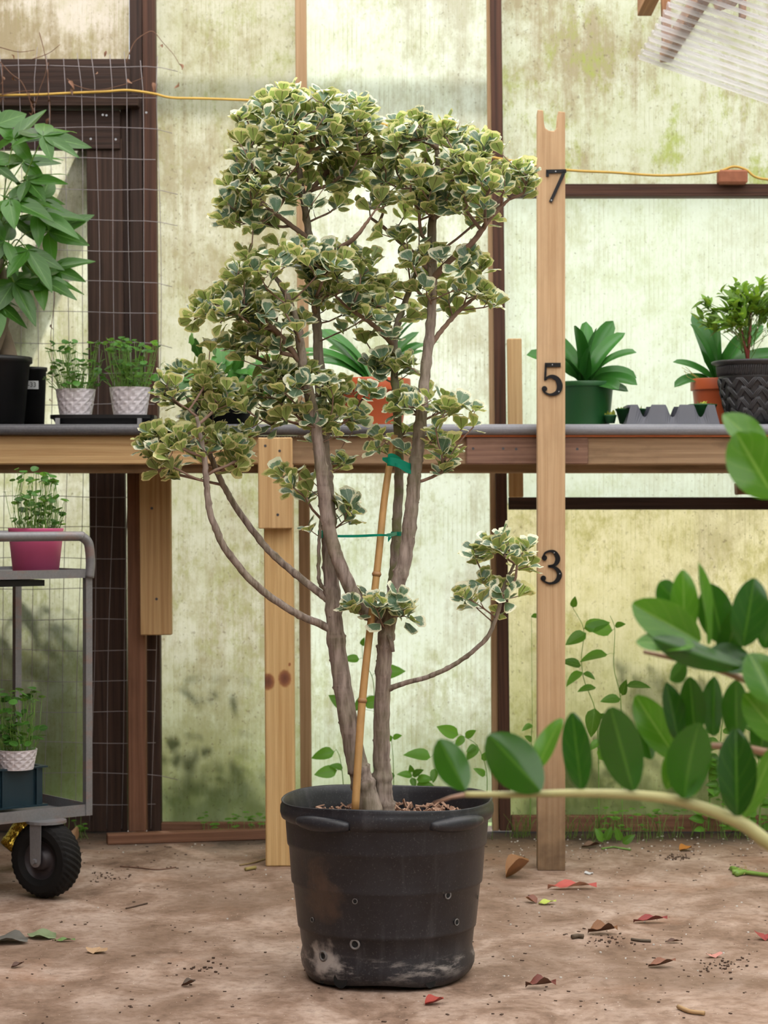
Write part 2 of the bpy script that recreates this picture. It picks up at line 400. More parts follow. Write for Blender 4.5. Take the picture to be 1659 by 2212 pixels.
def floor_mat():
    m, nt = new_mat('dirty_concrete')
    c = coords(nt)
    big = noise(nt, c, 1.1, 5, 0.6, 0.5)
    mid = noise(nt, coords(nt, 'Object', (1.0, 0.75, 1)), 4.5, 8, 0.68, 0.5)
    fine = noise(nt, c, 38, 5, 0.7)
    col = ramp(nt, mid, [(0.30, (0.12, 0.072, 0.049)), (0.44, (0.28, 0.186, 0.135)), (0.56, (0.43, 0.315, 0.25)), (0.72, (0.58, 0.46, 0.39))])
    col = mixc(nt, ramp(nt, big, [(0.46, 0.0), (0.64, 0.75)]), col, (0.17, 0.108, 0.072))
    col = mixc(nt, ramp(nt, fine, [(0.34, 0.45), (0.52, 0.0)]), col, (0.11, 0.062, 0.038))
    rs = ramp(nt, noise(nt, coords(nt, 'Object', (1, 1, 1), (3, 5, 0)), 2.3, 5, 0.6), [(0.56, 0.0), (0.74, 0.45)])
    col = mixc(nt, rs, col, (0.37, 0.19, 0.11))
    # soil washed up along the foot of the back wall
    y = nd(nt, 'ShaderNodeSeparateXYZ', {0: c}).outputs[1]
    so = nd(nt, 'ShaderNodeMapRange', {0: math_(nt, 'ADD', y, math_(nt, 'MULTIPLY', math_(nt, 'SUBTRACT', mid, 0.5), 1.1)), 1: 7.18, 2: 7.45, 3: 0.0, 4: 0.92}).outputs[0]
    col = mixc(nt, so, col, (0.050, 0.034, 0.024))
    wp = ramp(nt, noise(nt, coords(nt, 'Object', (1, 1, 1), (9, 1, 0)), 130, 1), [(0.745, 0.0), (0.77, 1.0)])
    col = mixc(nt, wp, col, (0.66, 0.60, 0.53))
    n = bump(nt, math_(nt, 'ADD', fine, math_(nt, 'MULTIPLY', mid, 1.5)), 0.35, 0.008)
    finish(nt, principled(nt, col, 0.78, n, 0, 0.25)); return m

# ------------------------------------------------------------------ the setting
DS, DP = 7.55, 7.60                              # front of the studs, the sheets
fl = structure(MB().add([(-4.2, -4, 0), (4.6, -4, 0), (4.6, 7.72, 0), (-4.2, 7.72, 0)], [(0, 1, 2, 3)]).build('floor', floor_mat()))
og = structure(MB().add([(-14, 7.72, -0.02), (14, 7.72, -0.02), (14, 26, -0.02), (-14, 26, -0.02)], [(0, 1, 2, 3)]).build('ground', plain('outdoor_ground', (0.11, 0.17, 0.05), 0.9)))

wall = bpy.data.objects.new('wall_back', None); COL.objects.link(wall); structure(wall)
def sheet(x0, x1, y0, y1, mat, d=DP, top=None):  # pixels
    a, b = P(x0, y1, d), P(x1, y0, d)
    zt = top if top else b.z
    zb = max(a.z, 0.03) if y1 < 1790 else 0.03
    return MB().add([(a.x, d, zb), (b.x, d, zb), (b.x, d, zt), (a.x, d, zt)], [(0, 1, 2, 3)]).build('panel', M_PANEL[mat], wall)
sheet(-1700, 279, 0, 165, 'ul', top=3.25); sheet(-1700, 279, 160, 1800, 'll')
sheet(284, 655, 0, 1800, 'cl', DP+0.004, top=3.25); sheet(650, 1082, 0, 1800, 'cr', top=3.25)
sheet(1078, 3400, 0, 415, 'rt', DP+0.004, top=3.25); sheet(1078, 3400, 405, 1090, 'rm'); sheet(1078, 3400, 1082, 1800, 'rl', DP+0.005)

def vboard(name, xt0, xt1, yt, xb0, xb1, yb, d, t, mat, parent, bevel=0.002):
    """an upright board seen between xt0..xt1 at the top pixel row and xb0..xb1 at the bottom row"""
    p0 = P((xb0+xb1)/2, yb, d); p1 = P((xt0+xt1)/2, yt, d)
    return board(name, p0, p1, ((xb1-xb0)+(xt1-xt0))/2*d/FPX, t, mat, parent, bevel=bevel)
def hboard(name, x0, x1, y0, y1, d, t, mat, parent, bevel=0.002, dy=0):
    p0 = P(x0, (y0+y1)/2, d); p1 = P(x1, (y0+y1)/2+dy, d)
    return board(name, p0, p1, (y1-y0)*d/FPX, t, mat, parent, bevel=bevel)

vboard('stud', 280, 306, -90, 281, 311, 1008, DS-0.012, 0.05, W_DARK, wall)
vboard('stud', 308, 332, -90, 312, 343, 1008, DS-0.02, 0.058, W_BROWN, wall)
vboard('stud', 314, 344, 1008, 318, 347, 1797, DS-0.02, 0.058, W_GREY, wall)
vboard('stud', 188, 262, 300, 197, 277, 1797, DS-0.006, 0.044, W_GREY, wall)
vboard('stud', 258, 282, 225, 262, 279, 1000, DS+0.012, 0.03, W_DARK, wall)
vboard('stud', 636, 661, -90, 650, 673, 1795, DS, 0.045, W_STUD_PALE, wall)
vboard('stud', 1053, 1063, -90, 1062, 1080, 1795, DS-0.004, 0.05, W_STUD_PALE, wall)
vboard('stud', 1060, 1080, -90, 1077, 1106, 1795, DS-0.02, 0.065, W_BROWN, wall)
hboard('rail', -900, 281, 127, 204, DS-0.02, 0.06, W_DARK, wall)
hboard('rail', -900, 298, 204, 228, DS-0.07, 0.10, W_GREY, wall)
hboard('rail', -900, 259, 238, 322, DS-0.018, 0.04, W_DARK, wall)
hboard('rail', 1095, 2600, 397, 424, DS-0.02, 0.06, W_BROWN, wall)
hboard('rail', 1100, 2600, 1074, 1101, DS-0.02, 0.06, W_DARK, wall)
hboard('rail', 340, 655, 1778, 1800, DS, 0.04, W_RED, wall)
hboard('rail', 1105, 2600, 1763, 1797, DS-0.01, 0.04, W_RED, wall)
hboard('rail', -900, 200, 1738, 1797, DS, 0.04, W_GREY, wall)
for (x, y) in ((222, 248), (196, 300), (250, 301), (316, 243), (230, 249)):
    MB().disc(P(x, y, DS-0.0385 if x < 300 else DS-0.041), 0.004, 10, (0, -1, 0)).build('nail_head', plain('galvanised_nail', (0.4, 0.42, 0.45), 0.4, 0.5), wall)

# outside of the sheets: a diagonal brace, a batten and shrubs, seen only as shade on them
ba = board('brace', P(215, 290, 7.615), P(10, 745, 7.615), 0.128, 0.03, W_GREY, wall)
hboard('batten', 288, 1022, 40, 80, 7.74, 0.04, W_GREY, wall)

# roof and right wall pass daylight; left and front walls added to block it
def quad(name, pts, mat): return structure(MB().add(pts, [(0, 1, 2, 3)]).build(name, M_PANEL[mat]))
quad('roof_back', [(-4.2, 7.62, 3.25), (4.6, 7.62, 3.25), (4.6, 1.8, 4.3), (-4.2, 1.8, 4.3)], 'roof')
quad('roof_front', [(-4.2, 1.8, 4.3), (4.6, 1.8, 4.3), (4.6, -4, 3.25), (-4.2, -4, 3.25)], 'roof')
quad('shade_wall_left', [(-1.75, -4, 0), (-1.75, 7.62, 0), (-1.75, 7.62, 3.3), (-1.75, -4, 3.6)], 'shade_boards')  # unseen opaque wall, added close by to darken the left side
quad('wall_right', [(4.6, -4, 0), (4.6, 7.62, 0), (4.6, 7.62, 3.25), (4.6, -4, 3.6)], 'side')

quad('shade_wall_front', [(-4.2, -4, 0), (4.6, -4, 0), (4.6, -4, 3.25), (-4.2, -4, 3.25)], 'shade_boards')  # unseen opaque wall, added to cut fill from behind the camera

# lean-to roof of clear corrugated sheet, upper right corner
def clear_mat():
    m, nt = new_mat('clear_corrugated_plastic')
    n = noise(nt, coords(nt, 'Object', (1, 4, 1)), 9, 5, 0.6)
    tr = nd(nt, 'ShaderNodeBsdfTransparent', {0: (0.90, 0.91, 0.92)}).outputs[0]
    df = principled(nt, (0.60, 0.57, 0.62), 0.22, None, 0, 0.6)
    tl = nd(nt, 'ShaderNodeBsdfTranslucent', {0: (0.85, 0.83, 0.85)}).outputs[0]
    body = nd(nt, 'ShaderNodeMixShader', {0: 0.45, 1: df, 2: tl}).outputs[0]
    lw = nd(nt, 'ShaderNodeLayerWeight', {0: 0.35}).outputs['Facing']
    f = math_(nt, 'ADD', math_(nt, 'MULTIPLY', lw, 0.42), math_(nt, 'MULTIPLY', n, 0.5), clamp=True)
    finish(nt, nd(nt, 'ShaderNodeMixShader', {0: f, 1: tr, 2: body}).outputs[0]); return m
A = P(1377, 128, 7.35); B = P(1720, 246, 7.35)
sl = (B.z-A.z)/(B.x-A.x)
roof2 = thing('lean_to_roof', 'clear corrugated plastic roof sheet sloping down on timber purlins in the upper corner', 'roof', (A.x+0.3, 6.7, A.z))
mb = MB(); nx, ny = 4, 190; vs = []
for j in range(ny):
    y = 7.35-1.75*j/(ny-1)
    w = 0.014*max(-0.8, min(0.8, 1.6*math.sin(2*PI*y/0.095)))
    for i in range(nx):
        x = A.x+1.1*i/(nx-1); vs.append((x, y, A.z+(x-A.x)*sl+w))
mb.add(vs, [(j*nx+i, j*nx+i+1, (j+1)*nx+i+1, (j+1)*nx+i) for j in range(ny-1) for i in range(nx-1)])
mb.build('corrugated_sheet', clear_mat(), roof2, smooth=True)
def purlin(x, zo, d0, d1, w=0.042, h=0.05): return board('purlin', (x, d0, A.z+(x-A.x)*sl+zo), (x, d1, A.z+(x-A.x)*sl+zo), w, h, W_ROOF, roof2, face=(0, 0, -1))
q = P(1438, 148, 7.35); purlin(q.x, 0.022, 7.35, 5.6)
q = P(1392, 47, 7.45); board('purlin', (q.x, 7.45, q.z+0.02), (q.x-0.02, 5.6, q.z+0.02), 0.05, 0.06, W_ROOF, roof2, face=(0, 0, -1))
vboard('hanger', 1427, 1447, -120, 1432, 1452, 128, 7.40, 0.03, W_ROOF, roof2)
q = P(1568, 20, 6.85); board('purlin', (q.x, 6.85, q.z), (q.x, 5.6, q.z), 0.07, 0.05, W_ROOF, roof2, face=(0.3, 0, -1))
vboard('hanger', 1599, 1614, -150, 1599, 1612, 38, 6.8, 0.03, W_ROOF, roof2)

# ------------------------------------------------------------------ bench
ZB = P(0, 916, 6.85).z                            # bench top
bench = thing('potting_bench', 'long wooden plant bench with galvanised metal top along the back wall', 'bench', (0, 7.1, 0))
def galv(name, c1, c2, rust=0.0, metal=0.55):
    m, nt = new_mat(name)
    n = noise(nt, coords(nt, 'Object', (1, 1, 1)), 9, 6, 0.7); f = noise(nt, coords(nt), 160, 2)
    col = mixc(nt, n, c1, c2); col = mixc(nt, math_(nt, 'MULTIPLY', f, 0.12), col, (0.75, 0.75, 0.78))
    if rust:
        r = ramp(nt, noise(nt, coords(nt, 'Object', (1, 1, 3)), 6, 5, 0.7), [(0.5, 0.0), (0.62, 1.0)])
        col = mixc(nt, math_(nt, 'MULTIPLY', r, rust), col, (0.42, 0.13, 0.04))
    finish(nt, principled(nt, col, 0.48, bump(nt, f, 0.1, 0.002), metal, 0.5)); return m
G_DULL = galv('dull_galvanised', (0.075, 0.075, 0.085), (0.04, 0.04, 0.048), metal=0.1)
G_PALE = galv('pale_galvanised', (0.24, 0.25, 0.28), (0.15, 0.155, 0.18), metal=0.1)
M_ORANGE = plain('orange_paint', (0.62, 0.17, 0.04), 0.5, 0, 0.3, 30)
def worktop(x0, x1, mat, yo, name='worktop'):
    a, b = P(x0, 916, 6.85), P(x1, 916, 6.85); r = 0.0175; mb = MB()
    prof = [(7.44, ZB), (6.858, ZB)] + [(6.862-0.016*math.sin(t), ZB-r+r*math.cos(t)) for t in [PI*k/8 for k in range(1, 9)]] + [(6.90, ZB-2*r), (6.90, ZB-0.014), (7.44, ZB-0.014)]
    n = len(prof); vs = [(a.x, p[0], p[1]+yo) for p in prof]+[(b.x, p[0], p[1]+yo) for p in prof]
    mb.add(vs, [(i, (i+1) % n, n+(i+1) % n, n+i) for i in range(n)]+[tuple(range(n-1, -1, -1)), tuple(range(n, 2*n))])
    return mb.build(name, mat, bench)
worktop(-900, 872, G_DULL, 0.0)
worktop(874, 2400, G_PALE, 0.0)
e = P(935, 939, 6.85); f = P(2400, 939, 6.85)
MB().box(((e.x+f.x)/2, 6.875, ZB-0.037), (f.x-e.x, 0.012, 0.008)).build('edge_strip', M_ORANGE, bench)
e = P(-900, 941, 6.87); f = P(2400, 941, 6.87)
for x0, x1 in ((-900, 560), (640, 1660)):
    pass
hboard('beam', -900, 560, 940, 1003, 6.885, 0.04, W_PALE, bench, 0.004)
hboard('beam', 555, 1008, 941, 1004, 6.888, 0.04, W_BEAM, bench, 0.004)
hboard('beam', 1004, 2400, 943, 1004, 6.885, 0.04, W_BEAM, bench, 0.004)
hboard('beam', -900, 2400, 990, 1022, 6.95, 0.04, W_BEAM, bench, 0.003)
hboard('rail', -900, 2400, 950, 1000, 7.40, 0.04, W_BROWN, bench)
hboard('patch_board', 1007, 1271, 944, 1003, 6.872, 0.02, W_PATCH, bench, 0.004)
for (x, y) in ((1022, 969), (1087, 969), (1115, 970), (1247, 970), (1023, 1029)):
    if y < 1000: MB().disc(P(x, y, 6.8715), 0.0045, 10, (0, -1, 0)).build('screw', M_SCREW, bench)
vboard('leg', 570, 631, 1000, 573, 638, 1872, 6.83, 0.089, W_LEG, bench, 0.004)
vboard('leg_block', 557, 631, 945, 558, 632, 1142, 6.79, 0.038, W_PALE, bench, 0.003)
for (x, y) in ((573, 963), (604, 974), (600, 1112)): MB().disc(P(x, y, 6.789), 0.0045, 10, (0, -1, 0)).build('screw', M_SCREW, bench)
vboard('leg', 274, 312, 1005, 277, 316, 1797, 7.40, 0.05, W_RED, bench, 0.003)
vboard('leg_block', 301, 368, 1018, 303, 371, 1372, 7.34, 0.038, W_PALE, bench, 0.003)
for (x, y) in ((328, 1098), (338, 1294)): MB().disc(P(x, y, 7.339), 0.005, 10, (0, -1, 0)).build('screw', M_SCREW, bench)
vboard('leg', 1096, 1127, 731, 1100, 1131, 1074, 7.46, 0.045, W_PALE, bench, 0.003)
# perforated mesh tray edge that peeps out under the metal top
mb = MB()
for k in range(60):
    x = 1275+k*6.4; mb.box(P(x, 942.5, 6.878), (0.0065, 0.004, 0.0028))
for k in range(30):
    x = 545+k*6.4; mb.box(P(x, 943.5, 6.878), (0.0065, 0.004, 0.0028))
mb.build('mesh_edge', plain('white_mesh', (0.7, 0.68, 0.62), 0.6), bench)['kind'] = 'stuff'

# ------------------------------------------------------------------ measuring post with numbers
pb = P(1191, 1876, 6.75)
post = thing('measuring_post', 'tall upright timber post with black house numbers and a notched top', 'post', (pb.x, 6.75, 0))
def prism(outline, d0, d1, name, mat, parent, rotz=0.0, bevel=0.0, smooth=False):
    """outline in (x, z) metres about the parent's origin; front face at y = d0"""
    n = len(outline); vs = [(x, d0, z) for x, z in outline]+[(x, d1, z) for x, z in outline]
    fs = [tuple(range(n)), tuple(range(2*n-1, n-1, -1))]+[(i, n+i, n+(i+1) % n, (i+1) % n) for i in range(n)]
    m = bpy.data.meshes.new(name); m.from_pydata(vs, [], fs); m.update(); m.materials.append(mat)
    bm = bmesh.new(); bm.from_mesh(m); bmesh.ops.recalc_face_normals(bm, faces=bm.faces); bm.to_mesh(m); bm.free()
    o = bpy.data.objects.new(name, m); COL.objects.link(o); o.parent = parent
    if bevel: md = o.modifiers.new('bevel', 'BEVEL'); md.width = bevel; md.segments = 2; md.limit_method = 'ANGLE'
    return o
hw = 0.0445; S = 6.75/FPX
def pz(y): return CAM_H-(y-1106)*S
def pxx(x): return (x-829.5)*S-pb.x
zt = pz(240); zn = pz(283)
out = [(-hw, 0), (hw, 0), (hw, zt-0.003), (0.022, zt)]
out += [(0.019, zn+0.03), (0.018, zn+0.010), (0.008, zn), (-0.008, zn+0.002), (-0.020, zn+0.010), (-0.024, zn+0.03)] + [(-0.026, zt+0.003), (-hw, zt+0.005)]
po = prism(out, 0, 0.086, 'post', W_POST, post, bevel=0.003)
post.rotation_euler = (0, 0, math.radians(-2.0))
M_NUM = plain('black_metal_number', (0.006, 0.006, 0.007), 0.4, 0.0, spec=0.3)
def stroke_number(name, strokes, balls, holes):
    mb = MB(); d0, d1 = -0.007, -0.001
    for pts, ws in strokes:
        pv = [Vector((pxx(x), pz(y), 0)) for x, y in pts]
        if len(pv) > 2: pv = smooth_path(pv, 6); wv_ = smooth_vals([w for w in ws], 6)
        else: wv_ = ws
        L, R = [], []
        for i, p in enumerate(pv):
            t = (pv[min(i+1, len(pv)-1)]-pv[max(i-1, 0)]).normalized(); nn = Vector((-t.y, t.x, 0))
            L.append(p+nn*wv_[i]*S/2); R.append(p-nn*wv_[i]*S/2)
        n = len(pv); vs = [(p.x, d0, p.y) for p in L]+[(p.x, d0, p.y) for p in R]+[(p.x, d1, p.y) for p in L]+[(p.x, d1, p.y) for p in R]
        fs = []
        for i in range(n-1):
            fs += [(i, i+1, n+i+1, n+i), (2*n+i, 3*n+i, 3*n+i+1, 2*n+i+1), (i, 2*n+i, 2*n+i+1, i+1), (n+i, n+i+1, 3*n+i+1, 3*n+i)]
        fs += [(0, n, 3*n, 2*n), (n-1, 3*n-1, 4*n-1, 2*n-1)]
        mb.add(vs, fs)
    for x, y, r in balls:
        c = Vector((pxx(x), 0, pz(y))); seg = 16
        a = [(c.x+math.cos(2*PI*k/seg)*r*S, d0, c.z+math.sin(2*PI*k/seg)*r*S) for k in range(seg)]
        mb.add(a+[(p[0], d1, p[2]) for p in a], [tuple(range(seg)), tuple(range(2*seg-1, seg-1, -1))]+[(k, seg+k, seg+(k+1) % seg, (k+1) % seg) for k in range(seg)])
    m = mb.mesh(name, M_NUM); bm = bmesh.new(); bm.from_mesh(m); bmesh.ops.recalc_face_normals(bm, faces=bm.faces); bm.to_mesh(m); bm.free()
    o = bpy.data.objects.new(name, m); COL.objects.link(o); o.parent = post; o['label'] = 'black metal numeral on the post'
    for x, y in holes:
        h = MB().disc((pxx(x), d0-0.0008, pz(y)), 0.002, 8, (0, -1, 0)).mesh('nail', M_SCREW_L)
        ho = bpy.data.objects.new('nail', h); COL.objects.link(ho); ho.parent = o
M_SCREW_L = plain('bright_nail', (0.45, 0.47, 0.5), 0.35, 0.6)
stroke_number('numeral_seven', [([(1179.5, 371), (1223, 370)], [8, 7]), ([(1182.5, 369), (1182.5, 382)], [6, 6]), ([(1219, 371), (1189, 437)], [7, 7])], [], [(1200, 371), (1191, 433)])
stroke_number('numeral_five', [([(1177, 788.5), (1211, 788.5)], [9, 9]), ([(1179, 788), (1177.5, 822)], [4.5, 4.5]),
              ([(1177.5, 821), (1184, 815), (1194, 814), (1204, 820), (1209, 833), (1206, 845), (1198, 851), (1187, 852.5), (1177, 848), (1173.5, 842)], [4, 6, 8.5, 11, 12.5, 11, 8, 4.5, 4, 5])],
              [(1176, 840, 6)], [(1193, 788), (1207, 846)])
stroke_number('numeral_three', [([(1173, 1203), (1178, 1194), (1188, 1190.5), (1198, 1193), (1204.5, 1204), (1203, 1214), (1196, 1221), (1184, 1223)], [4, 4, 5, 8, 10.5, 10, 6, 4.5]),
              ([(1184, 1223), (1196, 1225), (1205, 1232), (1208.5, 1242), (1204, 1253), (1195, 1259), (1184, 1259.5), (1174, 1254), (1171, 1248)], [4.5, 6, 9, 11, 9.5, 6, 4.5, 4, 4.5])],
              [(1176, 1205, 6), (1173.5, 1249, 6)], [(1197, 1194), (1209, 1239)])

# ------------------------------------------------------------------ the big ficus and its nursery pot
DT = 5.24; ST = DT/FPX
tree = thing('potted_variegated_fig', 'tall variegated triangle fig tree with twin trunks in a big black nursery pot', 'potted tree', P(836, 2105, DT).to_tuple())
tree.location.z = 0; WLOC[tree.name] = Vector(tree.location); TX = tree.location.x
def tz(y): return CAM_H-(y-1106)*ST
def pot_mat():
    m, nt = new_mat('weathered_black_plastic')
    c = coords(nt)
    n = noise(nt, c, 7, 6, 0.65); st = noise(nt, coords(nt, 'Object', (8, 8, 0.7)), 4, 5, 0.6); f = noise(nt, c, 220, 2)
    col = mixc(nt, ramp(nt, n, [(0.35, 0.0), (0.75, 1.0)]), (0.008, 0.009, 0.013), (0.024, 0.026, 0.034))
    col = mixc(nt, ramp(nt, st, [(0.55, 0.0), (0.8, 0.45)]), col, (0.085, 0.085, 0.095))
    col = mixc(nt, ramp(nt, f, [(0.6, 0.0), (0.75, 0.35)]), col, (0.16, 0.15, 0.15))
    z = nd(nt, 'ShaderNodeSeparateXYZ', {0: c}).outputs[2]
    sc = nd(nt, 'ShaderNodeMapRange', {0: math_(nt, 'ABSOLUTE', math_(nt, 'SUBTRACT', z, 0.052)), 1: 0.0, 2: 0.035, 3: 1.0, 4: 0.0}).outputs[0]
    sc = math_(nt, 'MULTIPLY', sc, ramp(nt, noise(nt, coords(nt, 'Object', (1, 1, 4)), 11, 6, 0.75), [(0.5, 0.0), (0.66, 0.85)]))
    col = mixc(nt, sc, col, (0.40, 0.37, 0.35))
    for (px, pz_, r, cc, k) in ((-0.150, 0.215, 0.055, (0.10, 0.060, 0.042), 0.6), (-0.165, 0.285, 0.035, (0.10, 0.06, 0.04), 0.4), (-0.160, 0.068, 0.040, (0.42, 0.39, 0.37), 0.9)):
        v = nd(nt, 'ShaderNodeVectorMath', {0: c, 1: (px, -0.16, pz_)}, operation='SUBTRACT').outputs[0]
        v = nd(nt, 'ShaderNodeVectorMath', {0: v, 1: (1, 0.5, 1.0)}, operation='MULTIPLY').outputs[0]
        d = nd(nt, 'ShaderNodeVectorMath', {0: v}, operation='LENGTH').outputs['Value']
        d = math_(nt, 'ADD', d, math_(nt, 'MULTIPLY', math_(nt, 'SUBTRACT', noise(nt, c, 26, 4), 0.5), 0.09))
        col = mixc(nt, nd(nt, 'ShaderNodeMapRange', {0: d, 1: r*0.5, 2: r*1.1, 3: k, 4: 0.0}).outputs[0], col, cc)
    finish(nt, principled(nt, col, ramp(nt, n, [(0.3, 0.34), (0.8, 0.5)]), bump(nt, n, 0.12, 0.01), 0, 0.5)); return m
M_POT = pot_mat()
def pot_fn(r, z, a):
    # squashed and creased foot
    k = max(0.0, 1-z/0.10) if z < 0.10 else 0.0
    w = math.sin(a*3+1.2)*0.55+math.sin(a*5+0.4)*0.4+math.sin(a*9)*0.25
    r2 = r*(1+0.022*k*w)
    rimk = max(0.0, (z-0.41)/0.03)
    return r2*(1+0.006*math.sin(a*4+0.7)), z+0.004*rimk*math.sin(a*3+0.5)+(0.006*math.sin(a*4+2) if z < 0.03 else 0)*k
R_ = [(0.0, 0.012), (0.195, 0.010), (0.207, 0.012), (0.214, 0.028), (0.216, 0.050), (0.2105, 0.075), (0.213, 0.090),
      (0.2165, 0.125), (0.2205, 0.127), (0.2215, 0.135), (0.2315, 0.232), (0.2360, 0.236), (0.2370, 0.243), (0.2425, 0.325), (0.2465, 0.329), (0.2475, 0.337), (0.2510, 0.388),
      (0.2520, 0.392), (0.2610, 0.396), (0.2645, 0.408), (0.2640, 0.424), (0.2605, 0.432), (0.2620, 0.439), (0.2600, 0.441), (0.2560, 0.438), (0.2520, 0.420), (0.2455, 0.400), (0.2430, 0.385), (0.2380, 0.32), (0.2300, 0.27)]
pot = MB().lathe(R_, (TX, DT, 0), 96, pot_fn).build('pot', M_POT, tree, smooth=True)
for a0, a1 in ((215, 250), (293, 330)):           # two moulded grips on the rim
    pts = [Vector((TX+0.262*math.cos(math.radians(a)), DT+0.262*math.sin(math.radians(a)), 0.404)) for a in np.linspace(a0, a1, 14)]
    MB().tube(pts, [0.004+0.0155*math.sin(PI*(i+0.6)/14.2)**0.5 for i in range(14)], 10).build('grip', M_POT, pot, smooth=True)
M_BLACK = plain('hole_shadow', (0.004, 0.004, 0.004), 0.9); M_SCUFF = plain('pale_scuff', (0.15, 0.14, 0.135), 0.7, 0, 0.5, 90)
def pot_r(z):
    o = [p for p in R_[2:19]]
    for (r0, z0), (r1, z1) in zip(o, o[1:]):
        if z0 <= z <= z1: return r0+(r1-r0)*(z-z0)/max(1e-6, z1-z0)
    return 0.25
for (hx, hy, hr, ring) in ((767, 1947, 4, 5), (967, 1934, 5, 9), (986, 1992, 5, 6), (675, 1987, 4, 4), (767, 2040, 6, 13), (699, 2065, 6, 14), (1030, 1938, 5, 0), (736, 2141, 17, 0), (697, 2137, 7, 0), (929, 2139, 12, 0)):
    x = (hx-836)*ST*0.965; z = tz(hy)+0.0
    r = None
    for _ in range(6):
        rr = pot_r(max(0.02, z)); y = -math.sqrt(max(1e-5, rr*rr-x*x)); z = CAM_H-(hy-1106)*(DT+y)/FPX; x = (hx-829.5)*(DT+y)/FPX-TX
    z = max(z, hr*ST*0.8+0.010); rr = pot_r(z); y = -math.sqrt(max(1e-5, rr*rr-x*x)); nrm = Vector((x, y, 0)).normalized()
    p = Vector((TX+x, DT+y, z))+nrm*0.0012
    
    dh = MB().disc(p+nrm*0.0006, hr*ST, 14, nrm).build('drain_hole', M_BLACK, pot)
    if ring:
        a = nrm.orthogonal().normalized(); b = nrm.cross(a)
        MB().tube([p+(a*math.cos(t)+b*math.sin(t))*(hr+ring*0.25)*ST for t in np.linspace(0, 2*PI, 17)], ring*0.2*ST, 6, False).build('burr', M_SCUFF, pot, smooth=True)
M_SOIL = plain('bark_soil', (0.10, 0.055, 0.035), 0.9, 0, 0.6, 60, 0.5)
soil = MB().lathe([(0.0, 0.385), (0.10, 0.383), (0.2, 0.378), (0.2425, 0.374)], (TX, DT, 0), 40, lambda r, z, a: (r, z+0.004*math.sin(a*7+r*60))).build('soil', M_SOIL, tree, smooth=True)
mb = MB()
for k in range(420):
    a = rv(0, 2*PI); r = 0.235*math.sqrt(rv(0.02, 1)); q = Quaternion(rdir(), rv(0, 6)).to_matrix()
    mb.box((TX+r*math.cos(a), DT+r*math.sin(a), 0.386+rv(0, 0.014)), (rv(0.008, 0.022), rv(0.004, 0.010), rv(0.002, 0.005)), q)
mb.build('bark_mulch', plain('bark_chips', (0.36, 0.22, 0.15), 0.85, 0, 0.5, 35), soil)['kind'] = 'stuff'

def bark_mat(name, moss):
    m, nt = new_mat(name)
    c = coords(nt)
    v = noise(nt, coords(nt, 'Object', (1, 1, 0.12)), 90, 4, 0.6); n = noise(nt, c, 14, 5, 0.6); rings = noise(nt, coords(nt, 'Object', (0.3, 0.3, 5)), 12, 3)
    col = mixc(nt, ramp(nt, v, [(0.35, 0.0), (0.65, 1.0)]), (0.38, 0.31, 0.27), (0.15, 0.112, 0.092))
    col = mixc(nt, ramp(nt, rings, [(0.55, 0.0), (0.7, 0.4)]), col, (0.36, 0.29, 0.25))
    col = mixc(nt, math_(nt, 'MULTIPLY', ramp(nt, n, [(0.42, 0.0), (0.62, 1.0)]), moss), col, (0.16, 0.17, 0.07))
    finish(nt, principled(nt, col, 0.8, bump(nt, v, 0.5, 0.004), 0, 0.2)); return m
BARK = bark_mat('grey_bark', 0.3); BARK_G = bark_mat('mossy_bark', 0.85)
def twig_mat():
    m, nt = new_mat('twig_bark'); n = noise(nt, coords(nt), 60, 3)
    finish(nt, principled(nt, mixc(nt, n, (0.36, 0.25, 0.19), (0.17, 0.10, 0.075)), 0.75, None, 0, 0.2)); return m
TWIG = twig_mat()

NODES = []                                        # (position, path length to root, parent index, min radius)
def add_path(pts, rads, do, mat, name, start=None, jitter=0.0, knobs=True):
    """pts in pixels, rads in pixels, do = depth offsets (m)"""
    pv = [P(x, y, DT+o) for (x, y), o in zip(pts, do)]
    if start is not None: pv[0] = start
    sp = smooth_path(pv, 10); rr = smooth_vals(rads, 10)
    rr = [max(1.2, r)*ST for r in rr]
    if knobs:
        for i in range(3, len(sp)-2):
            if random.random() < 0.10: rr[i] *= 1.16
            else: rr[i] *= rv(0.975, 1.025)
            sp[i] = sp[i]+Vector((rv(-1, 1), rv(-1, 1), 0))*0.0012
    o = MB().tube(sp, rr, 12).build(name, mat, tree, smooth=True)
    base = -1; pl = 0
    if NODES and start is not None: base = min(range(len(NODES)), key=lambda i: (NODES[i][0]-sp[0]).length); pl = NODES[base][1]
    for i, p in enumerate(sp):
        if i: pl += (p-sp[i-1]).length
        NODES.append((p, pl, base, rr[i])); base = len(NODES)-1
    # leaf scars and buds along the stem
    if knobs and len(sp) > 24:
        mb = MB()
        for i in range(4, len(sp)-6, 4):
            a = rv(0, 2*PI); t = (sp[i+1]-sp[i-1]).normalized(); u = t.orthogonal().normalized(); w = t.cross(u); nn = (u*math.cos(a)+w*math.sin(a))
            p = sp[i]+nn*rr[i]*0.93; s = rr[i]*0.24
            mb.tube([p-nn*s*0.6, p, p+nn*s*0.5+t*s*0.3], [s*1.3, s, s*0.35], 6)
        mb.build('leaf_scars', mat, o, smooth=True)['kind'] = 'stuff'
    return sp
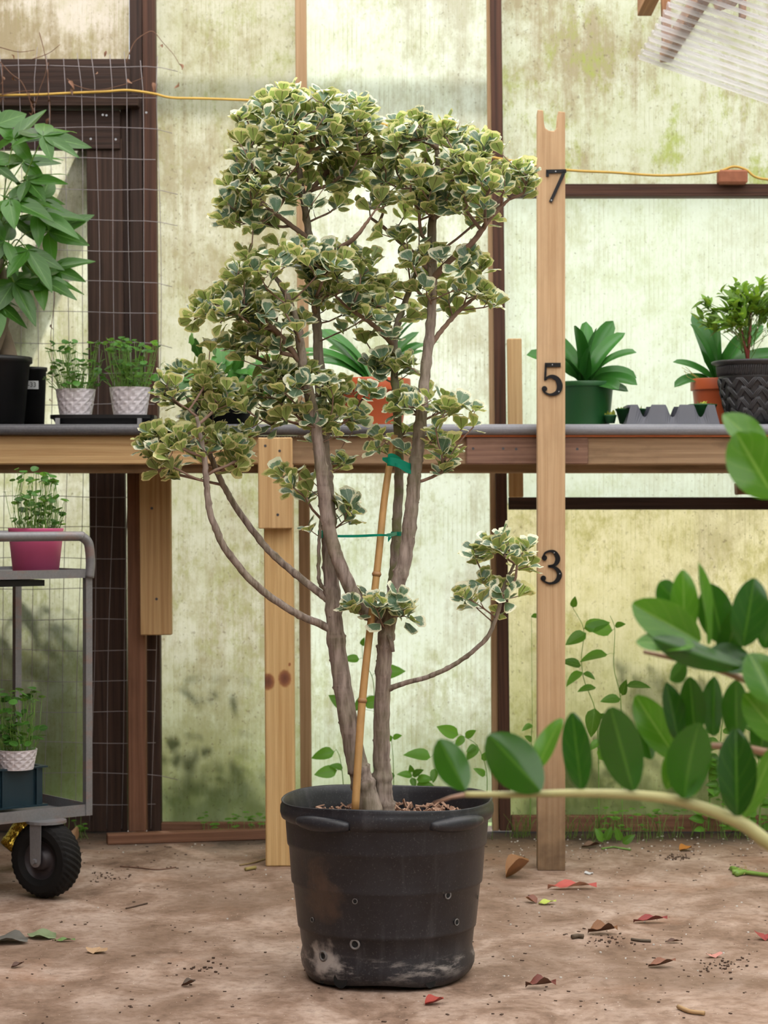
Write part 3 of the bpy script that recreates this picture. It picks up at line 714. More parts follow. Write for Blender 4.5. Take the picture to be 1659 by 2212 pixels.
t1 = add_path([(802, 1757), (783, 1690), (765, 1620), (735, 1450), (722, 1330), (712, 1200), (709, 1100), (700, 1000), (695, 900), (689, 780), (683, 680), (675, 580), (665, 490), (652, 410), (640, 320), (632, 260)],
              [28, 24.5, 22.5, 20, 18, 16.5, 16, 15.5, 14, 11.5, 9.5, 8.5, 8, 7, 5, 3], [0.0, 0.0, 0.0, 0.02, 0.03, 0.04, 0.05, 0.06, 0.07, 0.08, 0.08, 0.07, 0.05, 0.03, 0, 0], BARK, 'trunk')
t3 = add_path([(832, 1757), (827, 1690), (824, 1600), (828, 1450), (835, 1370), (852, 1290), (876, 1200), (889, 1100), (896, 1020), (905, 950), (915, 840), (930, 700), (935, 610), (931, 540), (938, 430), (945, 340), (940, 290)],
              [23, 20, 18.5, 17, 17, 16, 15.5, 15, 15, 14, 12, 10.5, 10, 11, 8, 5, 3], [0.03, 0.03, 0.02, 0.0, 0, 0, 0, 0, 0, 0, 0.02, 0.04, 0.05, 0.05, 0.03, 0.0, 0], BARK, 'trunk')
near = lambda path, y: min(path, key=lambda p: abs(p.z-(CAM_H-(y-1106)*p.y/FPX)))
t2 = add_path([(836, 1345), (800, 1330), (768, 1290), (732, 1215), (708, 1130), (696, 1030), (684, 930), (668, 850), (655, 790), (643, 710), (620, 640), (590, 590)],
              [11, 14, 15.5, 15, 14.5, 13.5, 12, 11.5, 10.5, 9, 7, 4], [0, 0.0, -0.02, -0.03, -0.04, -0.05, -0.05, -0.05, -0.06, -0.08, -0.1, -0.1], BARK, 'trunk', near(t3, 1345))
t4 = add_path([(840, 1345), (846, 1280), (853, 1210), (859, 1100), (862, 1000), (858, 900), (853, 820), (851, 740), (868, 670), (895, 600), (905, 540)],
              [9, 11, 11, 10.5, 10, 9, 8.5, 8.5, 7, 5, 3], [0.01, 0.05, 0.06, 0.07, 0.08, 0.08, 0.09, 0.1, 0.12, 0.14, 0.15], BARK_G, 'trunk', near(t3, 1345))
l1 = add_path([(716, 1360), (690, 1347), (640, 1325), (560, 1270), (490, 1190), (455, 1110), (446, 1040), (440, 980), (425, 900)], [9.5, 8.5, 8, 8, 7.5, 7, 6.5, 6, 4], [0.03, 0.02, 0, -0.03, -0.06, -0.08, -0.09, -0.1, -0.1], BARK, 'branch', near(t1, 1360))
l2 = add_path([(717, 1305), (690, 1280), (645, 1245), (580, 1188), (520, 1110), (478, 1040), (445, 960), (405, 860)], [9.5, 8.5, 8, 7.5, 7, 6.5, 6, 4], [0.03, 0.04, 0.06, 0.08, 0.1, 0.1, 0.1, 0.08], BARK, 'branch', near(t1, 1305))
l3 = add_path([(712, 1283), (694, 1265), (688, 1235), (690, 1160), (693, 1120)], [5, 4.5, 4, 3.5, 3], [0.03, 0.02, 0.01, 0.01, 0.02], BARK_G, 'branch', near(t1, 1283))
r1 = add_path([(842, 1490), (880, 1474), (930, 1460), (990, 1430), (1045, 1385), (1072, 1335), (1088, 1270), (1110, 1220)], [7, 5.5, 5.2, 5, 4.8, 4.6, 4, 3], [0, -0.02, -0.03, -0.05, -0.06, -0.06, -0.06, -0.05], BARK, 'branch', near(t3, 1490))
add_path([(930, 600), (975, 560), (1020, 525), (1060, 470), (1100, 430)], [8, 6.5, 6, 5, 3], [0.05, 0.0, -0.04, -0.06, -0.06], TWIG, 'branch', near(t3, 600))
add_path([(931, 590), (890, 545), (845, 505), (800, 470)], [7, 6, 4.5, 3], [0.05, 0.08, 0.12, 0.14], TWIG, 'branch', near(t3, 590))
add_path([(920, 810), (965, 700), (1010, 655), (1050, 630)], [6, 5, 4, 2.5], [0.02, 0.06, 0.1, 0.12], TWIG, 'branch', near(t3, 760))
add_path([(852, 745), (810, 705), (760, 670), (725, 640)], [6, 5, 4, 2.5], [0.1, 0.05, 0.0, -0.05], TWIG, 'branch', near(t4, 745))
add_path([(655, 790), (600, 720), (545, 680), (490, 660)], [7, 6, 5, 3], [-0.06, -0.08, -0.1, -0.1], TWIG, 'branch', near(t2, 790))
add_path([(668, 850), (610, 800), (550, 770), (500, 750)], [6, 5, 4, 2.5], [-0.05, 0.0, 0.05, 0.06], TWIG, 'branch', near(t2, 850))
add_path([(675, 580), (720, 545), (765, 515), (800, 470)], [7, 6, 5, 3], [0.07, 0.02, -0.04, -0.06], TWIG, 'branch', near(t1, 580))
add_path([(670, 520), (620, 480), (570, 440), (540, 400)], [6, 5, 4, 2.5], [0.06, 0.02, -0.03, -0.06], TWIG, 'branch', near(t1, 520))
add_path([(655, 430), (700, 380), (740, 320), (760, 270)], [6, 5, 4, 2.5], [0.03, 0.06, 0.1, 0.12], TWIG, 'branch', near(t1, 430))
MB().tube([P(838, 1372, DT-0.02), P(846, 1388, DT-0.03), P(849, 1408, DT-0.035)], [4*ST, 5*ST, 4*ST], 8).build('cut_stub', BARK, tree, smooth=True)

# crown: tips sampled in clumps, joined to the boughs by a balanced spanning tree
CL = [(640, 320, 150, 130, .16, 0, 84), (560, 420, 75, 95, .12, -.03, 34), (735, 290, 85, 85, .14, .05, 30), (690, 260, 120, 70, .14, 0, 26), (520, 470, 45, 60, .08, -.05, 10),
      (930, 350, 130, 110, .16, 0, 70), (1050, 390, 105, 85, .14, -.03, 48), (880, 450, 90, 80, .13, .04, 26), (1000, 440, 120, 60, .13, .0, 20), (770, 400, 70, 90, .14, .1, 20),
      (620, 590, 125, 65, .14, -.08, 46), (500, 690, 85, 70, .11, -.08, 32), (590, 700, 90, 60, .12, -.08, 20), (740, 590, 80, 60, .13, .02, 26), (720, 660, 60, 50, .1, 0, 10), (560, 760, 75, 45, .1, .0, 14),
      (970, 590, 110, 55, .12, .03, 22), (1020, 660, 60, 45, .08, .1, 9), (800, 690, 75, 60, .1, .05, 20), (880, 640, 70, 60, .1, .12, 14),
      (420, 860, 90, 75, .11, 0, 36), (420, 980, 120, 65, .12, 0, 46), (500, 900, 60, 70, .09, 0, 14), (340, 960, 45, 40, .06, 0, 9),
      (650, 850, 90, 60, .1, -.04, 22), (720, 930, 65, 60, .1, .03, 18), (600, 830, 60, 50, .08, 0, 10), (760, 870, 50, 50, .08, 0, 9), (640, 920, 60, 40, .07, -.03, 8),
      (850, 830, 70, 60, .09, .05, 14), (920, 900, 80, 60, .09, 0, 12), (985, 900, 60, 45, .07, -.03, 8), (930, 985, 60, 45, .07, 0, 9), (850, 960, 50, 50, .08, .05, 5),
      (1078, 1215, 70, 55, .09, -.05, 16), (1060, 1300, 80, 45, .08, -.06, 11), (1146, 1180, 20, 18, .03, -.06, 1),
      (815, 1315, 70, 40, .06, -.06, 11), (885, 1325, 20, 12, .03, -.06, 2), (640, 1040, 45, 45, .06, 0, 8), (755, 1100, 32, 32, .05, .02, 6), (720, 1020, 35, 35, .05, .05, 4), (655, 1140, 14, 8, .02, 0, 1)]
tips = []
for (cx, cy, rx, ry, rd, do, n) in CL:
    for _ in range(int(n*1.3+0.5)):
        u = rdir(); 
        if u.z < -0.25 and random.random() < 0.55: u.z = -u.z*0.6
        k = rv(0.55, 1.0)**0.5
        tips.append(P(cx+u.x*k*rx, cy-u.z*k*ry, DT+do+u.y*k*rd))
segs = []                                          # (child node, parent node) chains
NP = np.array([tuple(n[0]) for n in NODES]); NL = np.array([n[1] for n in NODES]); first_free = len(NODES)
order = sorted(tips, key=lambda t: np.min(np.linalg.norm(NP-np.array(t), axis=1)))
pos = list(NP); plen = list(NL); par = [n[2] for n in NODES]
child_tips = []
for t in order:
    ta = np.array(t); A_ = np.array(pos); d = np.linalg.norm(A_-ta, axis=1)
    up = (A_[:, 2]-ta[2])                          # prefer to grow up and out
    cost = d + 0.30*np.array(plen) + 0.55*np.maximum(0, up+0.02)
    j = int(np.argmin(cost)); p0 = Vector(pos[j]); L = (t-p0).length
    nseg = max(2, int(L/0.025)); mid = (p0+t)/2 + Vector((rv(-1, 1), rv(-1, 1), -rv(0.1, 0.9)))*L*0.12
    prev = j
    for k in range(1, nseg+1):
        s = k/nseg; q = p0*(1-s)**2+mid*2*s*(1-s)+t*s*s
        if k < nseg: q = q+rdir()*0.0022
        pos.append(np.array(q)); plen.append(plen[prev]+float(np.linalg.norm(pos[-1]-pos[prev]))); par.append(prev); prev = len(pos)-1
    child_tips.append(prev)
cnt = [0]*len(pos)
for i in child_tips:
    j = i
    while j >= first_free: cnt[j] += 1; j = par[j]
kids = {}
for i in range(first_free, len(pos)): kids.setdefault(par[i], []).append(i)
def rad(c): return 0.00125*max(1, c)**0.46
# draw chains: follow the thickest child; each chain from a bough is a branch part, small ones are joined as twigs
starts = [i for i in range(first_free, len(pos)) if par[i] < first_free]
big, small = [], []
stack = [(i, True) for i in starts]
while stack:
    i, main = stack.pop(); chain = [par[i], i]; rr = [rad(cnt[i])*1.15, rad(cnt[i])]
    j = i
    while kids.get(j):
        ks = sorted(kids[j], key=lambda a: -cnt[a])
        for o_ in ks[1:]: stack.append((o_, False))
        j = ks[0]; chain.append(j); rr.append(rad(cnt[j]))
    (big if (main and cnt[i] >= 3) else small).append((chain, rr))
for chain, rr in big: MB().tube([pos[c] for c in chain], rr, 7).build('branch', TWIG, tree, smooth=True)
mb = MB()
for chain, rr in small: mb.tube([pos[c] for c in chain], rr, 5, cap=True)
for i in range(first_free, len(pos), 3):          # little spurs along the twigs
    if random.random() < 0.7:
        p = Vector(pos[i]); u = rdir(); u.z = abs(u.z)*0.6; L = rv(0.006, 0.036); mb.tube([p, p+u*L*0.6, p+u*L+Vector((0, 0, L*0.2))], [0.0013, 0.0011, 0.0006], 4)
mb.build('twigs', TWIG, tree, smooth=True)['kind'] = 'stuff'

F_LEAF = leaf_mat('variegated_leaf', (0.115, 0.210, 0.135), (0.36, 0.47, 0.14), vein=(0.30, 0.38, 0.26), rough=0.36, trans=0.32, var=0.3,
                  margin=(0.88, 0.88, 0.62), margin_under=(0.90, 0.84, 0.42), mwidth=0.84, vein_under=(0.10, 0.085, 0.03), spec=0.5)
FL = []
for k in range(10):
    ntc = rv(0.02, 0.14); ang = rv(0.60, 0.78); sk = rv(-0.1, 0.1)
    Rf = (lambda s, ntc=ntc, sk=sk: (0.93-ntc*math.exp(-(s*3.2)**2)+0.06*(1-abs(s))+sk*s)*(1-0.34*abs(s)**5))
    FL.append(grid_leaf('fig_leaf', F_LEAF, 1.0, 1.0, None, 6, 7, fold=rv(0.05, 0.45), curl=rv(-0.05, 0.3), wave=rv(0, 0.03), rnd=k/9, polar={'ang': ang, 'R': Rf}))
leaves = []
for i in child_tips:
    d = Vector(pos[i])-Vector(pos[par[par[i]]]) if par[par[i]] >= 0 else Vector((0, 0, 1))
    d = (d.normalized()*0.7+Vector((0, 0, 0.75))+rdir()*0.2).normalized()
    u = d.orthogonal().normalized(); w = d.cross(u); n = random.choice((3, 3, 4, 4, 5, 5)); a0 = rv(0, 6)
    for k in range(n):
        a = a0+k*2.4+rv(-.3, .3); ra = u*math.cos(a)+w*math.sin(a); ph = math.radians(rv(18, 72))
        v = d*math.cos(ph)+ra*math.sin(ph); nn = d*math.sin(ph)-ra*math.cos(ph)+rdir()*0.25+Vector((0, 0, 0.15))
        b = Vector(pos[i])-d*0.005*k+v*0.004
        leaves.append((random.choice(FL), leaf_matrix(b, v, nn, rv(0.032, 0.050))))
# single leaves on the younger twigs
for i in range(first_free, len(pos)):
    if cnt[i] <= 2 and random.random() < 0.055 and i not in child_tips:
        v = (rdir()+Vector((0, 0, 0.5))).normalized(); leaves.append((random.choice(FL), leaf_matrix(pos[i], v, rdir()+Vector((0, 0, 1)), rv(0.022, 0.036))))
emit_leaves(leaves, tree, limit=295)
print('fig leaves', len(leaves))

# bamboo cane and the green ties
cane = thing('bamboo_cane', 'tan bamboo cane staking the fig tree upright between its trunks', 'cane', P(767, 1750, DT-0.07).to_tuple())
CP = [P(x, y, DT-0.075+0.10*(1750-y)/800) for x, y in ((767, 1752), (779, 1560), (789, 1450), (803, 1330), (817, 1210), (829, 1090), (842, 1000), (853, 940))]
cp = smooth_path(CP, 8); M_CANE = plain('bamboo', (0.47, 0.27, 0.10), 0.45, 0, 0.3, 25)
MB().tube(cp, [8.6*ST-i*0.00003*len(cp)/64 for i in range(len(cp))], 14).build('culm', M_CANE, cane, smooth=True)
for y in (1508, 1238):
    p = min(cp, key=lambda q: abs(q.z-(CAM_H-(y-1106)*q.y/FPX))); i = cp.index(p); t = (cp[min(i+1, len(cp)-1)]-cp[i-1]).normalized()
    MB().tube([p-t*0.006, p-t*0.002, p, p+t*0.003, p+t*0.006], [8.6*ST, 10*ST, 10.6*ST, 9.4*ST, 8.4*ST], 14).build('node', plain('bamboo_node', (0.36, 0.19, 0.08), 0.5), cane, smooth=True)
def tie_mat():
    m, nt = new_mat('green_tie_tape'); p = principled(nt, (0.0, 0.27, 0.18), 0.3); t = nd(nt, 'ShaderNodeBsdfTranslucent', {0: (0.02, 0.45, 0.32)}).outputs[0]
    finish(nt, nd(nt, 'ShaderNodeMixShader', {0: 0.4, 1: p, 2: t}).outputs[0]); return m
M_TIE = tie_mat()
def ring(c, r, h, mat, name, parent, tilt=(0, 0, 1)):
    t = Vector(tilt).normalized(); MB().tube([Vector(c)-t*h/2, Vector(c)+t*h/2], [r, r], 14, False).build(name, mat, parent, smooth=True)
def ribbon(pts, hs, name, parent):
    pv = smooth_path([P(x, y, d) for x, y, d in pts], 6); hv = smooth_vals(hs, 6); vs = []
    for i, p in enumerate(pv): vs += [p+Vector((0, 0, hv[i]*ST)), p-Vector((0, 0, hv[i]*ST))]
    n = len(pv); MB().add(vs, [(2*i, 2*i+2, 2*i+3, 2*i+1) for i in range(n-1)]).build(name, M_TIE, parent, smooth=True)
tieA = thing('plant_tie', 'long green tape tie strung level between the two trunks', 'plant tie', P(790, 1158, DT).to_tuple())
ribbon([(700, 1156, DT+0.02), (722, 1158, DT+0.0), (770, 1158, DT-0.005), (815, 1156, DT-0.03), (835, 1156, DT-0.01)], [1, 2.5, 2.8, 2.6, 2], 'band', tieA)
ribbon([(835, 1156, DT-0.03), (846, 1155, DT), (858, 1152, DT+0.045)], [3, 4, 4], 'band', tieA)
ribbon([(842, 1158, DT-0.03), (838, 1166, DT-0.035), (846, 1160, DT-0.02)], [1, 5, 1], 'tail', tieA)
ring(P(856, 1153, DT+0.065), 12*ST, 9*ST, M_TIE, 'loop', tieA); ring(P(692, 1154, DT+0.018), 5.5*ST, 16*ST, M_TIE, 'loop', tieA)
tieB = thing('plant_tie', 'crumpled green tape tie knotted round the cane top and trunk', 'plant tie', P(850, 1005, DT).to_tuple())
ribbon([(826, 991, DT-0.03), (842, 996, DT-0.05), (862, 1000, DT-0.04), (886, 1008, DT-0.02), (884, 1000, DT)], [3, 8, 9, 7, 4], 'band', tieB)
ribbon([(836, 1003, DT-0.03), (858, 1005, DT-0.05), (876, 1014, DT-0.04), (888, 1020, DT-0.03)], [3, 4, 6, 4], 'tail', tieB)
ribbon([(846, 998, DT-0.04), (838, 988, DT-0.05), (850, 985, DT-0.03), (866, 992, DT-0.01)], [3, 6, 5, 3], 'loop', tieB)

# ------------------------------------------------------------------ generic small plants and pots
def lathe_pot(root, name, c, prof, mat, seg=40, fn=None): return MB().lathe(prof, c, seg, fn).build(name, mat, root, smooth=True)
def soil_disc(root, c, r, z, mat=None): return MB().lathe([(0, 0.004), (r*0.6, 0.003), (r, 0)], (c[0], c[1], z), 24).build('soil', mat or M_SOIL, root, smooth=True)
M_BLACKPOT = plain('black_plastic', (0.006, 0.006, 0.007), 0.42, spec=0.35); M_TERRA = plain('terracotta_plastic', (0.50, 0.10, 0.030), 0.42, 0, 0.12, 6)
M_GREENPOT = plain('green_plastic', (0.012, 0.085, 0.020), 0.4, 0, 0.2, 6); M_WHITEPOT = plain('white_ceramic', (0.66, 0.62, 0.66), 0.35, 0, 0.06, 8)
M_PINK = plain('pink_plastic', (0.72, 0.13, 0.30), 0.45, 0, 0.15, 6)
ZT = ZB+0.001
def at(x, d): return ((x-829.5)*d/FPX, d)

# pennywort: round leaves on thin upright stems
PW_T = leaf_mat('pennywort_leaf', (0.065, 0.20, 0.028), (0.15, 0.32, 0.05), vein=(0.14, 0.3, 0.07), rough=0.4, trans=0.4, var=0.45)
PWL = []
for k in range(5):
    PWL.append(grid_leaf('round_leaf', PW_T, 1.0, 1.0, lambda t: 2*math.sqrt(max(0.02, t*(1-t)))*1.02, 6, 5, fold=rv(-0.05, 0.3), curl=rv(0, 0.2), rnd=k/4))
M_STEM = plain('green_stem', (0.17, 0.33, 0.06), 0.5)
def pennywort(root, c, r, z, h, n, spread=1.25, size=(0.014, 0.024), tall=0.25):
    mb = MB(); items = []
    for k in range(n):
        a = rv(0, 2*PI); rr = r*0.85*math.sqrt(random.random()); b = Vector((c[0]+rr*math.cos(a), c[1]+rr*math.sin(a), z))
        hh = h*(rv(0.75, 1.0) if random.random() < tall else rv(0.12, 0.65)); s = spread
        t = Vector((c[0]+rr*s*math.cos(a)+rv(-.02, .02), c[1]+rr*s*math.sin(a)+rv(-.02, .02), z+hh))
        m_ = (b+t)/2+Vector((rv(-1, 1), rv(-1, 1), 0.5))*hh*0.08
        mb.tube([b, m_, t], 0.0009, 4, False)
        nn = (Vector((0, -0.15, 1))+rdir()*0.55).normalized(); d = nn.orthogonal().normalized(); d = Quaternion(nn, rv(0, 6)) @ d
        L = rv(*size); items.append((random.choice(PWL), leaf_matrix(t-d*L*0.5, d, nn, L)))
    mb.build('stems', M_STEM, root, smooth=True)['kind'] = 'stuff'
    for me, M in items: place('leaf', me, M, root)

# white pots with a diamond relief
def diamond_pot(root, c, z0, r, h, seg=84, rows=14):
    """conical pot whose wall is pressed into a lattice of shallow diamonds"""
    tri = lambda q: abs((q % 1.0)*2-1)
    vs, fs = [], []
    for i in range(rows+1):
        t = i/rows; rr = r*(0.80+0.20*t)
        for k in range(seg):
            u, v = 12*k/seg, 3.0*t; ridge = max(tri(u+v), tri(u-v)); q = rr*(0.93+0.07*ridge) if 0 < i < rows else rr*0.985
            vs.append((c[0]+q*math.cos(2*PI*k/seg), c[1]+q*math.sin(2*PI*k/seg), z0+h*t))
    for f_, z in ((0.93, 1.0), (0.88, 0.7)): vs += [(c[0]+r*f_*math.cos(2*PI*k/seg), c[1]+r*f_*math.sin(2*PI*k/seg), z0+h*z) for k in range(seg)]
    for i in range(rows+2): fs += [(i*seg+k, i*seg+(k+1) % seg, (i+1)*seg+(k+1) % seg, (i+1)*seg+k) for k in range(seg)]
    fs.append(tuple(range(seg-1, -1, -1)))
    o = MB().add(vs, fs).build('pot', M_WHITEPOT, root)
    soil_disc(root, c, r*0.88, z0+h*0.84)
    return o

# tray on the bench with the two white pots
dq = 7.02; k_ = dq/FPX
xa, xb = (112-829.5)*k_, (337-829.5)*k_; cx = (xa+xb)/2
tray = thing('drip_tray', 'shallow black plastic tray on the bench under the two white pots', 'tray', (cx, dq, ZT))
mb = MB(); hw_, hd = (xb-xa)/2, 0.085
for (zz0, zz1, s0, s1) in ((0.0, 0.022, 0.88, 0.95), (0.022, 0.034, 1.0, 1.0)):
    o0 = []; 
    for zz, s in ((zz0, s0), (zz1, s1)):
        ring_ = []
        for q in range(32):
            a = 2*PI*q/32; ca, sa = math.cos(a), math.sin(a)
            ring_.append((cx+s*hw_*math.copysign(abs(ca)**0.4, ca), dq+s*hd*math.copysign(abs(sa)**0.4, sa), ZT+zz))
        o0 += ring_
    mb.add(o0, [(q, (q+1) % 32, 32+(q+1) % 32, 32+q) for q in range(32)]+[tuple(range(31, -1, -1)), tuple(range(32, 64))])
mb.build('tray_shell', M_BLACKPOT, tray)
for x in (133, 308): MB().box(((x-829.5)*k_, dq-hd-0.001, ZT+0.011), (0.014, 0.012, 0.022)).build('foot', plain('grey_foot', (0.25, 0.25, 0.26), 0.5), tray)
for (x, xr, yt, lab) in ((163.5, 43.5, 842, 'white diamond-pattern pot of pennywort on the black tray, nearer the black pots'), (281, 45, 838, 'white diamond-pattern pot of pennywort on the black tray, nearer the dark wall stud')):
    c = at(x, dq-0.01); z0 = ZT+0.034; h = P(0, yt, dq).z-z0
    t = thing('potted_pennywort', lab, 'potted plant', (c[0], c[1], z0), 'pennywort in white pots'); diamond_pot(t, c, z0+0.0005, xr*k_, h)
    pennywort(t, c, xr*k_, z0+h*0.85, 0.175, 150, 1.6, (0.015, 0.027), 0.3)

# money tree in a large black pot at the left end of the bench
c = at(-22, 7.0); t = thing('potted_money_tree', 'leafy green money tree with a braided trunk in a black nursery pot on the bench', 'potted plant', (c[0], c[1], ZT))
h = P(0, 772, 7.0).z-ZT; R0 = 91*7.0/FPX
lathe_pot(t, 'pot', (c[0], c[1], ZT), [(0, 0), (R0*0.80, 0), (R0*0.94, h*0.9), (R0, h*0.92), (R0, h), (R0*0.93, h), (R0*0.9, h*0.8)], M_BLACKPOT)
soil_disc(t, c, R0*0.9, ZT+h*0.85)
M_TRUNK = plain('braided_bark', (0.19, 0.145, 0.10), 0.8, 0, 0.3, 30, 0.4)
for q in range(3):
    pts = []
    for i in range(15):
        s = i/14; a = s*3.2+q*2*PI/3; r = 0.05*(1-0.5*s)
        pts.append((c[0]+0.012+r*math.cos(a), c[1]+r*math.sin(a), ZT+h*0.85+s*0.36))
    MB().tube(pts, [0.034*(1-0.5*i/14) for i in range(15)], 10).build('stem', M_TRUNK, t, smooth=True)
PA_L = leaf_mat('money_tree_leaf', (0.055, 0.175, 0.022), (0.13, 0.29, 0.035), vein=(0.14, 0.30, 0.07), rough=0.30, trans=0.36, var=0.3)
PAL = [grid_leaf('leaflet', PA_L, 1.0, 0.40, lambda tt: math.sin(PI*tt**0.75)**0.9*1.0+0.02, 8, 5, fold=rv(0.12, 0.3), curl=rv(0.02, 0.28), wave=0.008, rnd=k/5) for k in range(6)]
top = Vector((c[0]+0.01, c[1], ZT+h*0.85+0.34))
def palmate(end, facing, n, L, base=None):
    base = base or top+Vector((rv(-.03, .03), rv(-.03, .03), rv(-0.05, 0.05)))
    mid = (base+end)/2+Vector((0, 0, 0.06)); MB().tube(smooth_path([base, mid, end], 6), 0.0022, 5).build('leaf_stalk', M_STEM, t, smooth=True)
    f = Vector(facing).normalized(); out_ = (end-base); out_ = (out_-f*out_.dot(f)).normalized()
    sd = f.cross(out_)
    for q in range(n):
        a = (q-(n-1)/2)*(5.0/n)+rv(-.1, .1); d = (out_*math.cos(a)+sd*math.sin(a)-f*rv(0.05, 0.35)).normalized()
        place('leaf', random.choice(PAL), leaf_matrix(end, d, f+rdir()*0.2, L*(1-0.09*abs(q-(n-1)/2)**1.2)*rv(0.9, 1.08)), t)
palmate(P(93, 294, 6.86), (0.05, -0.72, 0.70), 7, 0.19)
for (x, y, d, L) in ((30, 300, 6.95, .17), (-20, 350, 6.9, .17), (60, 390, 6.9, .15), (20, 430, 6.85, .19), (80, 460, 6.95, .17), (60, 540, 6.88, .18), (105, 500, 7.0, .17), (10, 520, 6.85, .17), (85, 600, 6.95, .17), (30, 610, 6.9, .17),
                     (-30, 460, 6.95, .18), (-40, 560, 7.0, .17), (-10, 650, 6.88, .16), (90, 430, 7.1, .16), (40, 480, 7.1, .17), (110, 580, 7.05, .16), (-10, 270, 7.0, .17), (50, 350, 7.1, .16), (0, 590, 7.05, .18), (50, 570, 7.1, .16)):
    palmate(P(x, y, d), (rv(-.4, .5), -0.55, rv(0.35, 0.9)), random.choice((5, 6, 6)), L*rv(0.9, 1.05))

# small black pot with a label behind it
c = at(69, 7.16); t = thing('nursery_pot', 'empty black nursery pot with a small white label beside the money tree', 'pot', (c[0], c[1], ZT))
h = P(0, 794, 7.16).z-ZT; R0 = 33*7.16/FPX
lathe_pot(t, 'pot_wall', (c[0], c[1], ZT), [(0, 0), (R0*0.80, 0), (R0*0.93, h*0.93), (R0, h*0.94), (R0, h), (R0*0.94, h), (R0*0.8, 0.01)], M_BLACKPOT)
M_LABEL = plain('label_paper', (0.62, 0.64, 0.66), 0.6, 0, 0.05); M_INK = plain('ink', (0.02, 0.02, 0.025), 0.6)
def curved_patch(c, R, a0, a1, z0, z1, n=8): 
    mb = MB(); vs = []
    for i in range(n+1):
        a = a0+(a1-a0)*i/n
        for z in (z0, z1): vs.append((c[0]+R*math.cos(a), c[1]+R*math.sin(a), z))
    return mb.add(vs, [(2*i, 2*i+2, 2*i+3, 2*i+1) for i in range(n)])
za, zb_ = P(0, 840, 7.1).z, P(0, 822, 7.1).z
lb = curved_patch(c, R0*0.965, -PI/2-0.35, -PI/2+0.62, za, zb_).build('label', M_LABEL, t)
tx = bpy.data.curves.new('label_text', 'FONT'); tx.body = 'J-33'; tx.size = 0.022; tx.extrude = 0.0003; tx.align_x = 'CENTER'; tx.align_y = 'CENTER'; tx.materials.append(M_INK)
tmp = bpy.data.objects.new('lettering_curve', tx); COL.objects.link(tmp)
tme = bpy.data.meshes.new_from_object(tmp); bpy.data.objects.remove(tmp)
to = bpy.data.objects.new('lettering', tme); COL.objects.link(to); to.parent = lb
to.matrix_basis = Matrix.Translation(Vector((c[0]+0.006, c[1]-R0*0.985, (za+zb_)/2))-wl(lb)) @ Matrix.Rotation(PI/2, 4, 'X')

# dark leafy cactus in a black pot
c = at(478, 7.12); t = thing('potted_holiday_cactus', 'dark green flat-stemmed holiday cactus in a black pot behind the fig tree', 'potted plant', (c[0], c[1], ZT))
R0 = 72*7.12/FPX; h = P(0, 858, 7.12).z-ZT
lathe_pot(t, 'pot', (c[0], c[1], ZT), [(0, 0), (R0*0.8, 0), (R0*0.95, h*0.85), (R0, h*0.87), (R0, h), (R0*0.94, h), (R0*0.9, h*0.8)], M_BLACKPOT); soil_disc(t, c, R0*0.9, ZT+h*0.86)
HC = leaf_mat('cactus_segment', (0.055, 0.19, 0.030), (0.10, 0.26, 0.04), vein=(0.12, 0.3, 0.06), rough=0.35, trans=0.2, var=0.5)
HCL = [grid_leaf('segment', HC, 1.0, 0.52, lambda tt: (0.45+0.55*math.sin(PI*tt))*(1.0+0.14*math.sin(tt*15)), 7, 3, fold=rv(-.1, .2), curl=rv(0, .3), rnd=k/4) for k in range(5)]
for q in range(56):
    a = rv(0, 2*PI); el = rv(0.3, 1.35); p = Vector((c[0]+rv(-.05, .05), c[1]+rv(-.05, .05), ZT+h*0.9)); d = Vector((math.cos(a)*math.cos(el), math.sin(a)*math.cos(el), math.sin(el)))
    for s in range(random.choice((3, 4, 5))):
        L = rv(0.05, 0.068); place('segment', random.choice(HCL), leaf_matrix(p, d, rdir()*0.6+Vector((0, -0.6, 0.6)), L), t)
        p = p+d*L*0.92; d = (d+Vector((d.x*0.25, d.y*0.25, -0.18))+rdir()*0.18).normalized()

